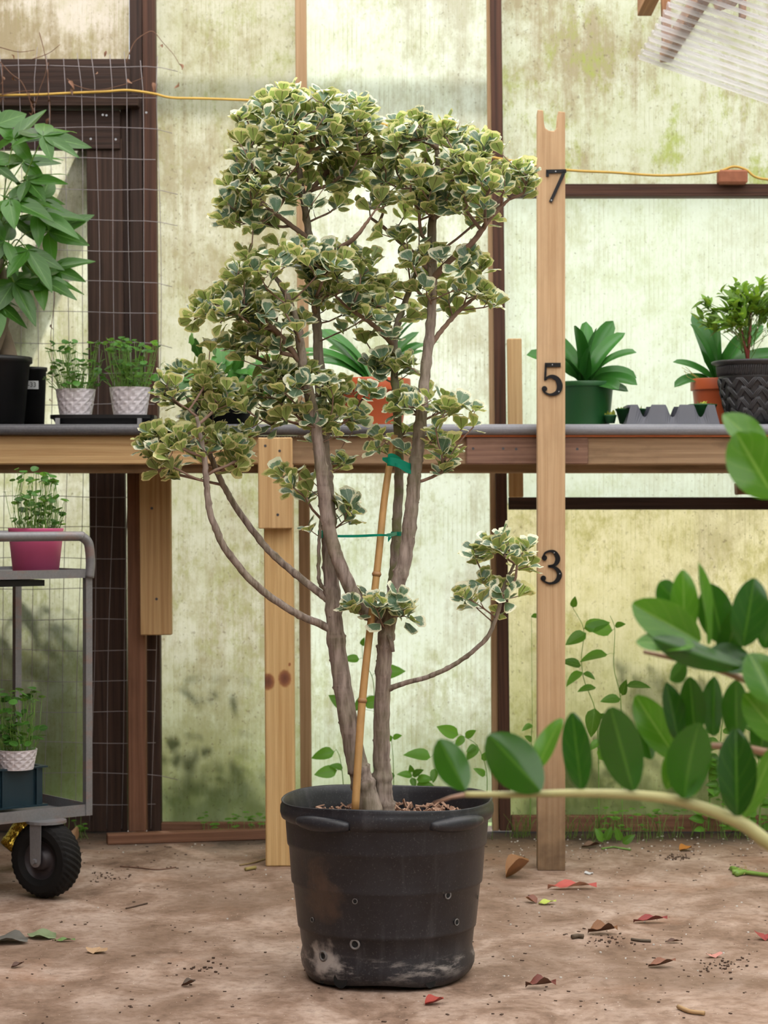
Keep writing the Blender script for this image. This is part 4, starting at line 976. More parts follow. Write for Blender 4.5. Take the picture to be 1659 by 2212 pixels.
# strap-leaved clivias
CV = leaf_mat('clivia_leaf', (0.022, 0.125, 0.018), (0.045, 0.19, 0.028), vein=(0.05, 0.2, 0.04), rough=0.28, trans=0.15, var=0.25)
def strap(root, base, az, length, width, rise, droop, mat=CV, tip=0.55, roll=0.0):
    """an arching strap leaf"""
    n = 12; p = Vector(base); el = rise; vs = []; uv_ = []
    side0 = Vector((-math.sin(az), math.cos(az), 0))
    for i in range(n+1):
        s = i/n; d = Vector((math.cos(az)*math.cos(el), math.sin(az)*math.cos(el), math.sin(el)))
        w = width*(0.45+0.55*min(1, s*3))*(1 if s < tip else math.sqrt(max(0.0, 1-((s-tip)/(1-tip))**2.2)))
        up = d.cross(side0); rl_ = roll*min(1.0, 0.35+s*2); sd = side0*math.cos(rl_)+up*math.sin(rl_); up = up*math.cos(rl_)-side0*math.sin(rl_)
        for j, q in enumerate((-1, -0.5, 0, 0.5, 1)):
            vs.append(p+sd*(q*w/2)+up*(abs(q)*w*0.16)); uv_.append(((q+1)/2, s))
        p = p+d*(length/n); el -= droop/n
    fs = [(i*5+j, i*5+j+1, (i+1)*5+j+1, (i+1)*5+j) for i in range(n) for j in range(4)]
    org = wl(root); m = bpy.data.meshes.new('leaf'); m.from_pydata([tuple(v-org) for v in vs], [], fs); m.update()
    m.polygons.foreach_set('use_smooth', [True]*len(fs)); m.uv_layers.new(name='UVMap').data.foreach_set('uv', [q for f in fs for i in f for q in uv_[i]])
    m.attributes.new('rnd', 'FLOAT', 'POINT').data.foreach_set('value', [random.random()]*len(vs)); m.materials.append(mat)
    o = bpy.data.objects.new('leaf', m); COL.objects.link(o); o.parent = root; return o
def rim_pot(root, c, R0, h, mat, rim=0.22, taper=0.78, step=0.93):
    lathe_pot(root, 'pot', (c[0], c[1], ZT), [(0, 0), (R0*taper, 0), (R0*taper, 0.001), (R0*step*0.99, h*(1-rim)-0.001), (R0*step, h*(1-rim)), (R0*0.995, h*(1-rim)+0.001), (R0, h*(1-rim)+0.004), (R0, h-0.003), (R0*0.99, h), (R0*0.93, h), (R0*0.9, h*0.75)], mat)
    soil_disc(root, c, R0*0.9, ZT+h*0.86)
c = at(806, 7.1); t = thing('potted_clivia', 'strap-leaved clivia in an orange plastic pot behind the fig trunks', 'potted plant', (c[0], c[1], ZT), 'clivias on the bench')
h = P(0, 819, 7.1).z-ZT; rim_pot(t, c, 81*7.1/FPX, h, M_TERRA, 0.27)
for q in range(13):
    s = 1 if q % 2 else -1; az = (0 if s > 0 else PI)+rv(-.9, .9); strap(t, (c[0]+s*0.01, c[1]+rv(-.02, .02), ZT+h*0.86), az, rv(0.22, 0.32), rv(0.036, 0.048), rv(0.85, 1.45), rv(0.6, 1.3), roll=rv(0.4, 1.0)*s)
c = at(1262, 7.08); t = thing('potted_clivia', 'strap-leaved clivia in a dark green pot right of the measuring post', 'potted plant', (c[0], c[1], ZT), 'clivias on the bench')
h = P(0, 826, 7.08).z-ZT; rim_pot(t, c, 66*7.08/FPX, h, M_GREENPOT, 0.12, 0.82, 0.95)
b = (c[0], c[1], ZT+h*0.86)
for (az, L, w, r, dr) in ((0.1, .24, .055, 1.25, .7), (2.9, .25, .06, 1.2, .6), (-0.5, .23, .055, 1.0, 1.0), (-1.2, .22, .058, 1.35, .5), (0.2, .20, .05, 0.75, 1.2), (-0.3, .19, .05, 0.55, 1.1), (-0.9, .17, .05, 0.35, 0.9), (-1.9, .24, .06, 1.3, .6), (3.4, .24, .06, .9, .9), (1.4, .25, .055, 1.4, .4), (-2.4, .22, .055, 1.0, .9), (0.6, .27, .055, 1.3, .5), (-0.1, .15, .045, 0.2, .6), (-1.5, .18, .05, 1.1, .5)):
    strap(t, b, az, L, w*1.2, r, dr, roll=rv(0.55, 1.1)*(1 if math.cos(az) > 0 else -1))
c = at(1550, 7.2); t = thing('potted_clivia', 'strap-leaved clivia in an orange pot behind the grey woven-pattern planter', 'potted plant', (c[0], c[1], ZT), 'clivias on the bench')
h = P(0, 819, 7.2).z-ZT; rim_pot(t, c, 58*7.2/FPX, h, M_TERRA, 0.24)
b = (c[0], c[1], ZT+h*0.86)
for (az, L, w, r, dr) in ((PI, .18, .035, .9, .9), (PI+.25, .17, .04, .55, 1.3), (2.6, .27, .05, 1.35, .3), (1.6, .28, .055, 1.45, .3), (0.3, .28, .055, 1.2, .7), (-0.2, .27, .055, 0.95, 1.2), (0, .3, .05, .8, 1.0), (3.6, .24, .05, 1.3, .5), (5.4, .22, .06, 1.2, .6)):
    strap(t, b, az, L, w*1.2, r, dr, roll=rv(0.55, 1.1)*(1 if math.cos(az) > 0 else -1))
mb = MB()
for q in range(5): mb.tube([Vector(b)+Vector((-0.05, -0.03, 0)), Vector(b)+Vector((-0.06-rv(0, .05), -0.03, 0.03)), Vector(b)+Vector((-0.07-rv(0, .06), -0.03, 0.045+rv(0, .02)))], 0.001, 4)
mb.build('dry_stems', plain('dry_stem', (0.45, 0.4, 0.12), 0.7), t)['kind'] = 'stuff'

# grey planter moulded like basketwork, with a bushy lime-green plant
c = at(1632, 6.99); t = thing('woven_pattern_planter', 'grey basket-weave planter with a bushy bright green shrub dotted with white buds', 'potted plant', (c[0], c[1], ZT))
h = P(0, 781, 6.99).z-ZT; R0 = 95*6.99/FPX
M_WEAVE = plain('pewter_plastic', (0.055, 0.055, 0.060), 0.42, 0.35, 0.4, 30)
pw = lathe_pot(t, 'pot', (c[0], c[1], ZT), [(0, 0), (R0*0.55, 0), (R0*0.66, h*0.2), (R0*0.78, h*0.55), (R0*0.82, h*0.72), (R0*0.845, h*0.735), (R0*0.84, h*0.75), (R0*0.88, h*0.93), (R0*0.99, h*0.96), (R0, h*0.985), (R0*0.98, h), (R0*0.9, h), (R0*0.86, h*0.8)], M_WEAVE, 56)
soil_disc(t, c, R0*0.88, ZT+h*0.9)
def prof_r(z):
    pr = [(0.55, 0), (0.66, .2), (0.78, .55), (0.82, .72), (0.84, .75), (0.88, .93)]
    for (r0, z0), (r1, z1) in zip(pr, pr[1:]):
        if z0 <= z <= z1: return (r0+(r1-r0)*(z-z0)/(z1-z0))*R0
    return R0*0.8
for row in range(4):                                # interlaced diagonal slats
    for q in range(26):
        a = 2*PI*(q+(0.5 if row % 2 else 0))/26
        if math.sin(a) > 0.25: continue
        z0 = (0.06+row*0.165)*h; dz = 0.20*h; sgn = 1 if (q+row) % 2 else -1
        mb = MB()
        for off in (-0.011, 0, 0.011):
            pts = []
            for i in range(5):
                s = i/4-0.5; z = z0+dz*(0.5+s); z = min(z, 0.715*h); aa = a+sgn*s*0.30+off/R0*0.7; rr = prof_r(z/h)+0.0035*(1-abs(s)*1.2)
                pts.append((c[0]+rr*math.cos(aa), c[1]+rr*math.sin(aa), ZT+z))
            mb.tube(pts, 0.0042, 5)
        mb.build('weave_strand', M_WEAVE, pw, smooth=True)
mb = MB()
for q in range(110):
    a = 2*PI*q/110
    if math.sin(a) > 0.3: continue
    pts = [(c[0]+(prof_r(z)+0.001)*math.cos(a+0.03*(z-.75)*8), c[1]+(prof_r(z)+0.001)*math.sin(a+0.03*(z-.75)*8), ZT+z*h) for z in (0.76, 0.82, 0.87, 0.92)]
    mb.tube(pts, 0.0026, 4)
mb.build('ribbed_collar', M_WEAVE, pw, smooth=True)['kind'] = 'stuff'
LM = leaf_mat('lime_leaf', (0.15, 0.30, 0.022), (0.24, 0.40, 0.04), vein=(0.25, 0.4, 0.1), rough=0.4, trans=0.38, var=0.35)
LML = [grid_leaf('leaf', LM, 1.0, 0.44, lambda tt: math.sin(PI*tt**0.85)+0.02, 7, 3, fold=rv(.1, .4), curl=rv(.05, .45), rnd=k/5) for k in range(6)]
M_CANE2 = plain('red_brown_stem', (0.22, 0.045, 0.035), 0.5)
b0 = Vector((c[0]-0.028, c[1]-0.01, ZT+h*0.9))
for (dx, r) in ((-0.03, 0.0065), (0.012, 0.006)):
    MB().tube([b0+Vector((dx*-0.3, 0, 0)), b0+Vector((dx*0.5, 0, 0.09)), b0+Vector((dx, 0, 0.19))], [r, r*0.9, r*0.6], 8).build('stem', M_CANE2, t, smooth=True)
items = []; mb = MB(); buds = MB()
for q in range(64):
    a = rv(0, 2*PI); el = rv(0.05, 1.45); rr = rv(0.10, 0.175); tip_ = b0+Vector((0.0, 0, 0.13))+Vector((math.cos(a)*math.cos(el)*rr*1.1, math.sin(a)*math.cos(el)*rr*0.8, math.sin(el)*rr*0.95))
    st = b0+Vector((rv(-.02, .02), 0, rv(0.03, 0.14))); mb.tube([st, (st+tip_)/2+Vector((0, 0, .01)), tip_], 0.0013, 4)
    for k in range(7):
        p = st.lerp(tip_, rv(0.5, 1.0)); d = ((tip_-st).normalized()+rdir()*0.9+Vector((0, 0, 0.15))).normalized()
        items.append((random.choice(LML), leaf_matrix(p, d, Vector((0, -0.3, 1))+rdir()*0.4, rv(0.032, 0.052))))
    if q % 2 == 0:
        for k in range(3): 
            p = st.lerp(tip_, rv(0.3, 0.85))+rdir()*0.012; buds.tube([p, p+Vector((0, 0, .003)), p+Vector((0, 0, .007))], [0.0012, 0.0026, 0.001], 5)
mb.build('stems', M_STEM, t, smooth=True)['kind'] = 'stuff'; buds.build('flower_buds', plain('white_bud', (0.75, 0.78, 0.62), 0.5), t, smooth=True)['kind'] = 'stuff'
emit_leaves(items, t, limit=290)
mb = MB()
for q in range(26):
    a = rv(0, 2*PI); r = rv(0.02, R0*0.8); mb.box((c[0]+r*math.cos(a), c[1]+r*math.sin(a), ZT+h*0.955), (0.016, 0.016, 0.014), Quaternion(rdir(), rv(0, 3)).to_matrix())
mb.build('pink_gravel', plain('pink_stone', (0.65, 0.25, 0.28), 0.6), t)['kind'] = 'stuff'

# grey seedling tray and small green pots
ct = P(1447, 900, 6.97); hh = P(0, 875, 6.97).z-ZT; W_ = 100*6.97/FPX
t = thing('seedling_tray', 'grey plastic seedling tray with scalloped sides on the bench', 'tray', (ct.x, 6.97, ZT))
M_TRAY = plain('slate_plastic', (0.095, 0.10, 0.125), 0.4, 0, 0.15, 12)
mb = MB(); n = 48
for yy, wob in ((-0.075, 1), (0.075, 1)):
    lo = [(ct.x+W_*(-1+2*i/n), 6.97+yy*1.05, ZT) for i in range(n+1)]
    hi = [(ct.x+W_*0.90*(-1+2*i/n), 6.97+yy*0.9, ZT+hh*(0.97-0.62*max(0.0, math.cos(2*PI*(3*i/n-0.5))-0.15)/0.85)) for i in range(n+1)]
    b_ = len(mb.v); mb.add(lo+hi, [(i, i+1, n+2+i, n+1+i) for i in range(n)])
for sx in (-1, 1):
    mb.add([(ct.x+sx*W_, 6.97-.079, ZT), (ct.x+sx*W_, 6.97+.079, ZT), (ct.x+sx*W_*.9, 6.97+.0675, ZT+hh*.6), (ct.x+sx*W_*.9, 6.97-.0675, ZT+hh*.6)], [(0, 1, 2, 3)])
for i in range(3):                                   # raised cell dividers between the pots
    xx = ct.x+W_*0.9*(-1+2*(i+0)/3)*1.0
    mb.box((xx+0.002, 6.97, ZT+hh*0.9), (0.022, 0.13, hh*0.12))
mb.add([(ct.x-W_*.95, 6.90, ZT+.006), (ct.x+W_*.95, 6.90, ZT+.006), (ct.x+W_*.95, 7.04, ZT+.006), (ct.x-W_*.95, 7.04, ZT+.006)], [(0, 1, 2, 3)])
mb.build('tray_shell', M_TRAY, t)
SEED = leaf_mat('seedling_leaf', (0.45, 0.50, 0.06), (0.5, 0.55, 0.1), rough=0.5, trans=0.4, var=0.3)
SEL = [grid_leaf('sprout', SEED, 1.0, 0.5, lambda tt: math.sin(PI*tt)+0.05, 5, 3, fold=.2, curl=.2, rnd=k/3) for k in range(4)]
for (x, yt, hr, d, lab, nl) in ((1362, 882, 33, 7.03, 'small green pot of yellow seedlings at the tray end near the clivia', 26), (1518, 872, 31, 6.96, 'small green pot standing in the seedling tray beside the woven planter', 14), (1318, 895, 14, 7.0, 'tiny dark green pot squeezed between the clivia pot and the tray', 8)):
    c = at(x, d); t = thing('seedling_pot', lab, 'pot', (c[0], c[1], ZT), 'small green pots'); h = P(0, yt, d).z-ZT-0.008; R0 = hr*d/FPX
    MB().lathe([(0, 0.008), (R0*0.72, 0.008), (R0*0.95, h), (R0, h+0.001), (R0, h+0.006), (R0*0.93, h+0.006), (R0*0.88, h*0.8)], (c[0], c[1], ZT), 28).build('pot', M_GREENPOT, t, smooth=True)
    soil_disc(t, c, R0*0.9, ZT+h*0.93)
    for q in range(nl):
        a = rv(0, 2*PI); r = R0*0.8*math.sqrt(random.random()); p = Vector((c[0]+r*math.cos(a), c[1]+r*math.sin(a), ZT+h*0.95))
        place('sprout', random.choice(SEL), leaf_matrix(p, Vector((rv(-.8, .8), rv(-.8, .8), 1)), rdir(), rv(0.012, 0.026)), t)

# ------------------------------------------------------------------ wire mesh, cord, brick on the wall
DM = 7.465
M_WIRE = plain('galvanised_wire', (0.30, 0.27, 0.28), 0.45, 0.4)
mesh_root = thing('wire_mesh', 'welded wire mesh fixed over the dark timber framing behind the money tree', 'wire mesh', P(160, 1790, DM).to_tuple())
for k in range(13):
    x0 = -62+k*33.2; pts = []; ph = rv(0, 6); top_y = rv(85, 132)
    for y in np.linspace(top_y, 1790, 26):
        pts.append(P(x0+10*math.sin((y-300)/420+0.6)+2.2*math.sin(y/130+ph)+(rv(-8, 8) if y == top_y else 0), y, DM+0.004*math.sin(y/90+ph)))
    MB().tube(pts, 0.00125, 5).build('vertical_wire', M_WIRE, mesh_root, smooth=True)
y = 143.0
while y < 1790:
    ph = rv(0, 6); xe = random.choice((334, 336, 338, 372, 384)) if y > 120 else 332
    pts = [P(x, y+1.8*math.sin(x/50+ph)+(x-150)*0.004+(max(0, x-335)*0.25), DM-0.002) for x in np.linspace(-70, xe, 14)]
    MB().tube(pts, 0.00125, 5).build('horizontal_wire', M_WIRE, mesh_root, smooth=True); y += 66.4

vine = thing('dried_vine', 'withered brown vine tendrils tangled in the top of the wire mesh', 'vine', P(90, 300, DM-0.02).to_tuple())
M_DRY = plain('withered_vine', (0.17, 0.085, 0.05), 0.8, 0, 0.4, 40)
for pts in ([(-5, 128), (25, 160), (45, 175), (60, 205), (70, 240), (62, 262)], [(85, 70), (95, 110), (100, 150), (85, 195), (72, 240)], [(0, 205), (40, 198), (72, 195)], [(145, 170), (165, 185), (210, 195), (270, 182), (310, 168)],
            [(272, 135), (290, 92), (315, 72), (332, 69), (352, 92), (375, 118), (388, 140)], [(103, 150), (104, 200), (108, 230), (108, 268)], [(5, 140), (6, 200), (10, 218)], [(62, 200), (68, 225), (75, 250), (60, 268)], [(0, 102), (40, 112), (75, 108)], [(70, 128), (105, 115), (130, 96)],
            [(112, 480), (112, 560), (118, 640), (110, 720), (112, 800), (112, 880)]):
    pv = smooth_path([P(x, yy, DM-0.012+rv(-.008, .004)) for x, yy in pts], 6)
    MB().tube(pv, [0.0018*(1-0.5*i/len(pv)) for i in range(len(pv))], 5).build('tendril', M_DRY, vine, smooth=True)
DRYL = leaf_mat('withered_leaf', (0.20, 0.10, 0.06), (0.24, 0.13, 0.08), rough=0.7, trans=0.15, var=0.4)
DRL = [grid_leaf('withered_leaf', DRYL, 1.0, 0.5, lambda t_: math.sin(PI*t_)+0.05, 5, 3, fold=.8, curl=.7, wave=.1, rnd=k/2) for k in range(3)]
for (x, yy) in ((25, 118), (28, 165), (72, 225), (68, 245), (105, 135), (106, 215), (106, 255), (4, 172), (8, 212), (148, 175), (158, 188), (275, 170), (330, 178), (352, 95), (388, 138), (386, 178), (5, 165), (64, 212), (110, 700), (115, 790), (108, 860), (230, 110), (210, 155)):
    place('withered_leaf', random.choice(DRL), leaf_matrix(P(x, yy, DM-0.015), rdir()+Vector((0, 0, -1)), rdir(), rv(0.014, 0.03)), vine)

cord = MB().tube(smooth_path([P(x, y_, d) for x, y_, d in ((-120, 206, 7.46), (60, 205, 7.46), (150, 201, 7.46), (225, 198, 7.455), (275, 195, 7.455), (330, 202, 7.455), (370, 211, 7.48), (440, 213, 7.52), (560, 218, 7.53), (700, 230, 7.53), (850, 275, 7.53), (1000, 325, 7.50), (1130, 352, 7.49), (1222, 367, 7.5), (1330, 373, 7.5), (1420, 379, 7.5), (1500, 376, 7.5), (1553, 370, 7.5), (1585, 360, 7.50), (1612, 367, 7.5), (1640, 385, 7.5), (1720, 392, 7.5))], 8),
    [0.0045 if 1 else 0 for _ in range(21*8+1)], 8).build('extension_cord', plain('yellow_cord', (0.60, 0.38, 0.07), 0.5), smooth=True)
tag(cord, 'yellow cord strung along the wall behind the trees and over the rail', 'cord')
bp = P(1584, 380, 7.49)
bk = board('brick', P(1553, 381, 7.49), P(1616, 381, 7.49), 0.050, 0.06, plain('old_brick', (0.34, 0.13, 0.07), 0.85, 0, 0.3, 40, 0.4), None, bevel=0.007)
tag(bk, 'broken red brick lying on the brown rail at the cord', 'brick')
bk2 = board('wood_block', P(1592, 1056, 7.5), P(1700, 1050, 7.5), 0.042, 0.06, W_RED, None, bevel=0.003); tag(bk2, 'short offcut of reddish wood lying on the lower dark rail', 'wood block')
fb = board('plank', Vector((P(232, 1820, 7.27).x, 7.27, 0.018)), Vector((P(700, 1806, 7.4).x, 7.43, 0.018)), 0.036, 0.05, W_RED, None, bevel=0.003); tag(fb, 'long reddish plank lying on the floor by the wall behind the bench leg', 'plank')

# ------------------------------------------------------------------ trolley at the left
C0 = Vector((P(198, 1750, 6.38).x, 6.38, 0)); U = Vector((-0.783, -0.622, 0)); V = Vector((-0.622, 0.783, 0)); LU, LV = 0.62, 0.46
ROT = Matrix(((U.x, V.x, 0), (U.y, V.y, 0), (0, 0, 1)))
if ROT.determinant() < 0: pass
def tp(u, v, z): return C0+U*u+V*v+Vector((0, 0, z))
def obox(mb, u0, u1, v0, v1, z0, z1):
    vs = [tp(u, v, z) for u in (u0, u1) for v in (v0, v1) for z in (z0, z1)]
    return mb.add(vs, [(0, 1, 3, 2), (4, 6, 7, 5), (0, 4, 5, 1), (2, 3, 7, 6), (0, 2, 6, 4), (1, 5, 7, 3)])
car = thing('garden_trolley', 'galvanised steel two-deck plant trolley with a pneumatic black wheel', 'trolley', tuple(tp(LU/2, LV/2, 0)))
M_STEEL = galv('trolley_steel', (0.24, 0.24, 0.25), (0.12, 0.12, 0.13), 0.2, 0.4)
zd = 0.232
mb = MB(); obox(mb, 0, LU, 0, 0.004, zd, zd+0.034); obox(mb, 0, LU, LV-0.004, LV, zd, zd+0.034); obox(mb, 0, 0.004, 0.004, LV-0.004, zd, zd+0.034); obox(mb, LU-0.004, LU, 0.004, LV-0.004, zd, zd+0.034); obox(mb, 0.004, LU-0.004, 0.004, LV-0.004, zd, zd+0.004)
mb.build('lower_deck', M_STEEL, car)
zu = P(0, 1248, 6.38).z
mb = MB(); obox(mb, 0, LU, 0, 0.004, zu, zu+0.026); obox(mb, 0, LU, LV-0.004, LV, zu, zu+0.026); obox(mb, 0, 0.004, 0.004, LV-0.004, zu, zu+0.026); obox(mb, LU-0.004, LU, 0.004, LV-0.004, zu, zu+0.026); obox(mb, 0.004, LU-0.004, 0.004, LV-0.004, zu+0.012, zu+0.016)
mb.build('upper_deck', M_STEEL, car)
for u, v in ((0, 0), (LU-0.02, 0), (0, LV-0.02), (LU-0.02, LV-0.02)):
    mb = MB(); obox(mb, u-0.001, u+0.021, v-0.003, v+0.017, zd, zu+0.002); mb.build('corner_post', M_STEEL, car)
zh = P(0, 1158, 6.38).z
for v in (0.0, LV-0.02):
    pts = [tp(0.008, v, zu+0.0), tp(0.004, v, zu+0.045), tp(0.008, v, zh-0.035), tp(0.016, v, zh-0.015), tp(0.035, v, zh-0.002), tp(0.06, v, zh), tp(0.3, v, zh), tp(LU-0.06, v, zh), tp(LU-0.02, v, zh-0.03), tp(LU-0.01, v, zu)]
    sp = smooth_path(pts, 6); MB().tube(sp, 0.0145, 14).build('handle_tube', M_STEEL, car, smooth=True)
tl = MB(); obox(tl, 0.15, 0.55, 0.02, 0.40, zu-0.022, zu-0.004); tl.build('under_tray', M_BLACKPOT, car)
# wheel
WR = 0.116; wc = P(100, 1862, 6.28); wc.z = WR; ax = Vector((-0.50, -0.86, 0)).normalized()
wh = MB()
def wheel_lathe(prof, seg=56, fn=None):
    s_ = ax.cross(Vector((0, 0, 1))).normalized(); mb = MB(); vs = []
    for i, (r, a_) in enumerate(prof):
        for k in range(seg):
            th = 2*PI*k/seg; rr = fn(r, k, i) if fn else r
            vs.append(wc+ax*a_+(s_*math.cos(th)+Vector((0, 0, 1))*math.sin(th))*rr)
    return mb.add(vs, [(i*seg+k, i*seg+(k+1) % seg, (i+1)*seg+(k+1) % seg, (i+1)*seg+k) for i in range(len(prof)-1) for k in range(seg)])
M_TYRE = plain('tyre_rubber', (0.007, 0.0065, 0.0065), 0.75, 0, 0.3, 30, 0.2, spec=0.25)
tw = wheel_lathe([(0.058, 0.030), (0.075, 0.041), (0.095, 0.0405), (0.107, 0.034), (0.113, 0.022), (0.116, 0.007), (0.116, -0.007), (0.113, -0.022), (0.107, -0.034), (0.095, -0.0405), (0.075, -0.041), (0.058, -0.030)], 72,
                 lambda r, k, i: r-(0.0035 if (3 <= i <= 8 and (k+i) % 2) else 0)).build('tyre', M_TYRE, car, smooth=False)
hb = wheel_lathe([(0.060, 0.030), (0.054, 0.020), (0.030, 0.014), (0.028, 0.034), (0.010, 0.036), (0.0, 0.036)]).build('wheel_hub', plain('hub_metal', (0.035, 0.028, 0.032), 0.5, 0.2), car, smooth=True)
s_ = ax.cross(Vector((0, 0, 1))).normalized()
for sd in (1, -1):
    c_ = wc+ax*sd*0.050; mb = MB(); w_ = 0.019; vs = []
    for off in (0.002, -0.002):
        ol = [(-w_*1.1, zd-wc.z), (w_*1.1, zd-wc.z), (w_, 0)]+[(w_*math.cos(t_), w_*math.sin(t_)) for t_ in np.linspace(0, -PI, 9)]
        vs += [c_+ax*off+s_*x+Vector((0, 0, z_)) for x, z_ in ol]
    n = len(ol); mb.add(vs, [tuple(range(n)), tuple(range(2*n-1, n-1, -1))]+[(i, (i+1) % n, n+(i+1) % n, n+i) for i in range(n)]); fk = mb.build('fork', M_STEEL, car)
    MB().tube([c_+ax*sd*0.002, c_+ax*sd*0.012], 0.008, 6).build('axle_nut', M_STEEL, fk)
mb = MB(); mb.tube([wc+Vector((0, 0, zd-wc.z-0.008)), wc+Vector((0, 0, zd-wc.z))], 0.06, 20); mb.build('caster_plate', M_STEEL, car)
# things on the trolley
c = at(77.5, 6.42); t = thing('potted_pennywort', 'pennywort in a bright pink pot on the trolley upper deck', 'potted plant', (c[0], c[1], zu+0.017), 'pennywort on the trolley')
h = P(0, 1141, 6.42).z-zu-0.017; R0 = 60*6.42/FPX
MB().lathe([(0, 0), (R0*0.82, 0), (R0*0.985, h*0.97), (R0, h), (R0*0.96, h), (R0*0.9, h*0.8)], (c[0], c[1], zu+0.017), 40).build('pot', M_PINK, t, smooth=True)
soil_disc(t, c, R0*0.92, zu+0.017+h*0.88); pennywort(t, c, R0, zu+0.017+h*0.9, 0.195, 130, 1.12, (0.016, 0.028), 0.25)
M_CRATE = plain('teal_crate', (0.007, 0.028, 0.042), 0.45, 0, 0.2, 6)
cr = thing('plastic_crate', 'dark teal plastic crate on the trolley lower deck', 'crate', tuple(tp(0.40, 0.2, zd+0.0345)))
z0 = zd+0.0345; z1 = P(0, 1653, 6.35).z
mb = MB(); u0, u1, v0, v1 = 0.135, 0.575, 0.06, 0.36
mb2 = [obox(mb, u0, u1, v0, v0+.005, z0, z1), obox(mb, u0, u1, v1-.005, v1, z0, z1), obox(mb, u0, u0+.005, v0+.005, v1-.005, z0, z1), obox(mb, u1-.005, u1, v0+.005, v1-.005, z0, z1), obox(mb, u0+.005, u1-.005, v0+.005, v1-.005, z1-.012, z1-.006)]
mb.build('crate_wall', M_CRATE, cr)
for zz in (z0, z1-0.005):
    mb = MB(); obox(mb, u0-.012, u1+.012, v0-.012, v0, zz, zz+.005); obox(mb, u0-.012, u0, v0, v1, zz, zz+.005); obox(mb, u0-.012, u1+.012, v1, v1+.012, zz, zz+.005); mb.build('flange', M_CRATE, cr)
for u in (u0+0.02, u0+0.135, u0+.25, u0+.365): mb = MB(); obox(mb, u, u+.005, v0-.010, v0, z0+.005, z1-.005); mb.build('rib', M_CRATE, cr)
c = at(37, 6.30); t = thing('potted_pennywort', 'pennywort in a white diamond-pattern pot on the teal crate', 'potted plant', (c[0], c[1], z1-0.006), 'pennywort on the trolley')
h = P(0, 1619, 6.30).z-z1+0.006; R0 = 44*6.3/FPX
diamond_pot(t, c, z1-0.0055, R0, max(h, 0.06)); pennywort(t, c, R0, z1+h*0.8, 0.19, 110, 1.3, (0.018, 0.03), 0.3)
# gold foil pot lying behind the wheel
g0 = P(28, 1852, 6.75); g0.z = 0.062; g1 = P(62, 1775, 6.75)+Vector((0.02, 0.02, 0)); g1.z = 0.155
gf = thing('gold_foil_pot', 'shiny gold foil wrapped pot tipped over behind the trolley wheel', 'pot', (g0.x, g0.y, 0))
def gold():
    m, nt = new_mat('gold_foil'); n = noise(nt, coords(nt), 45, 3, 0.6)
    finish(nt, principled(nt, (0.75, 0.52, 0.08), 0.2, bump(nt, n, 1.0, 0.02), 1.0)); return m
axg = (g1-g0).normalized(); MB().tube([g0, g0+axg*0.02, g0+axg*0.021, g0+axg*0.11, g1], [0.050, 0.053, 0.050, 0.058, 0.066], 24).build('foil_wrap', gold(), gf, smooth=True)
MB().disc(g0-axg*0.002, 0.045, 20, axg).build('pot_base', plain('grey_base', (0.28, 0.25, 0.22), 0.6), gf)

# ------------------------------------------------------------------ weeds inside along the wall, shrubs outside
WD = leaf_mat('weed_leaf', (0.115, 0.30, 0.030), (0.20, 0.42, 0.05), vein=(0.18, 0.36, 0.08), rough=0.42, trans=0.45, var=0.35)
WDL = [grid_leaf('weed_leaf', WD, 1.0, 0.56, lambda t_: math.sin(PI*t_**0.72)**0.8+0.02, 7, 5, fold=rv(.1, .4), curl=rv(0.05, .4), rnd=k/5) for k in range(6)]
def weed(name, label, pts, lvs, d=7.42, r=0.0018):
    root = thing(name, label, 'weed', P(*pts[0], d).to_tuple(), 'weeds along the wall'); root.location.z = 0; WLOC[root.name] = Vector(root.location)
    pv = smooth_path([P(x, y_, d) for x, y_ in pts], 6); MB().tube(pv, [r*(1.2-0.7*i/len(pv)) for i in range(len(pv))], 5).build('stem', M_STEM, root, smooth=True)
    for (bx, by, tx_, ty_, tilt) in lvs:
        b_, t_ = P(bx, by, d-0.005), P(tx_, ty_, d-0.03); j = min(pv, key=lambda q_: (q_-b_).length)
        if (j-b_).length > 0.006: MB().tube([j, (j+b_)/2+Vector((0, 0, .004)), b_], 0.0009, 4).build('leaf_stalk', M_STEM, root, smooth=True)
        place('leaf', random.choice(WDL), leaf_matrix(b_, t_-b_, Vector((rv(-.3, .3), -1+tilt, 0.35+tilt)), (t_-b_).length), root)
weed('climbing_weed', 'slender climbing weed with pointed leaves close right of the measuring post', [(1294, 1790), (1292, 1600), (1285, 1530), (1262, 1470), (1256, 1420), (1261, 1360), (1236, 1310)],
     [(1266, 1368, 1222, 1390, .2), (1262, 1358, 1312, 1340, .1), (1255, 1438, 1215, 1425, .3), (1258, 1452, 1222, 1470, .4), (1260, 1454, 1285, 1462, .5), (1287, 1485, 1248, 1490, .6), (1285, 1530, 1276, 1590, .0), (1290, 1550, 1312, 1545, .2), (1238, 1312, 1242, 1290, .1), (1296, 1600, 1272, 1615, .2), (1293, 1640, 1330, 1600, .1)])
weed('climbing_weed', 'second climbing weed with broad leaves against the yellowed sheet', [(1345, 1790), (1342, 1600), (1340, 1505), (1326, 1440), (1328, 1360), (1318, 1330)],
     [(1323, 1362, 1266, 1350, .0), (1328, 1352, 1350, 1347, .1), (1312, 1414, 1256, 1413, .5), (1340, 1510, 1298, 1512, .3), (1352, 1482, 1405, 1478, .5), (1345, 1502, 1350, 1470, .3)])
weed('leafy_weed', 'leafy weed standing against the sheet between the bench leg and the trunks', [(745, 1790), (742, 1700), (735, 1640), (726, 1618)], [(722, 1624, 676, 1632, .1), (728, 1664, 680, 1672, .0), (740, 1660, 718, 1650, .2)])
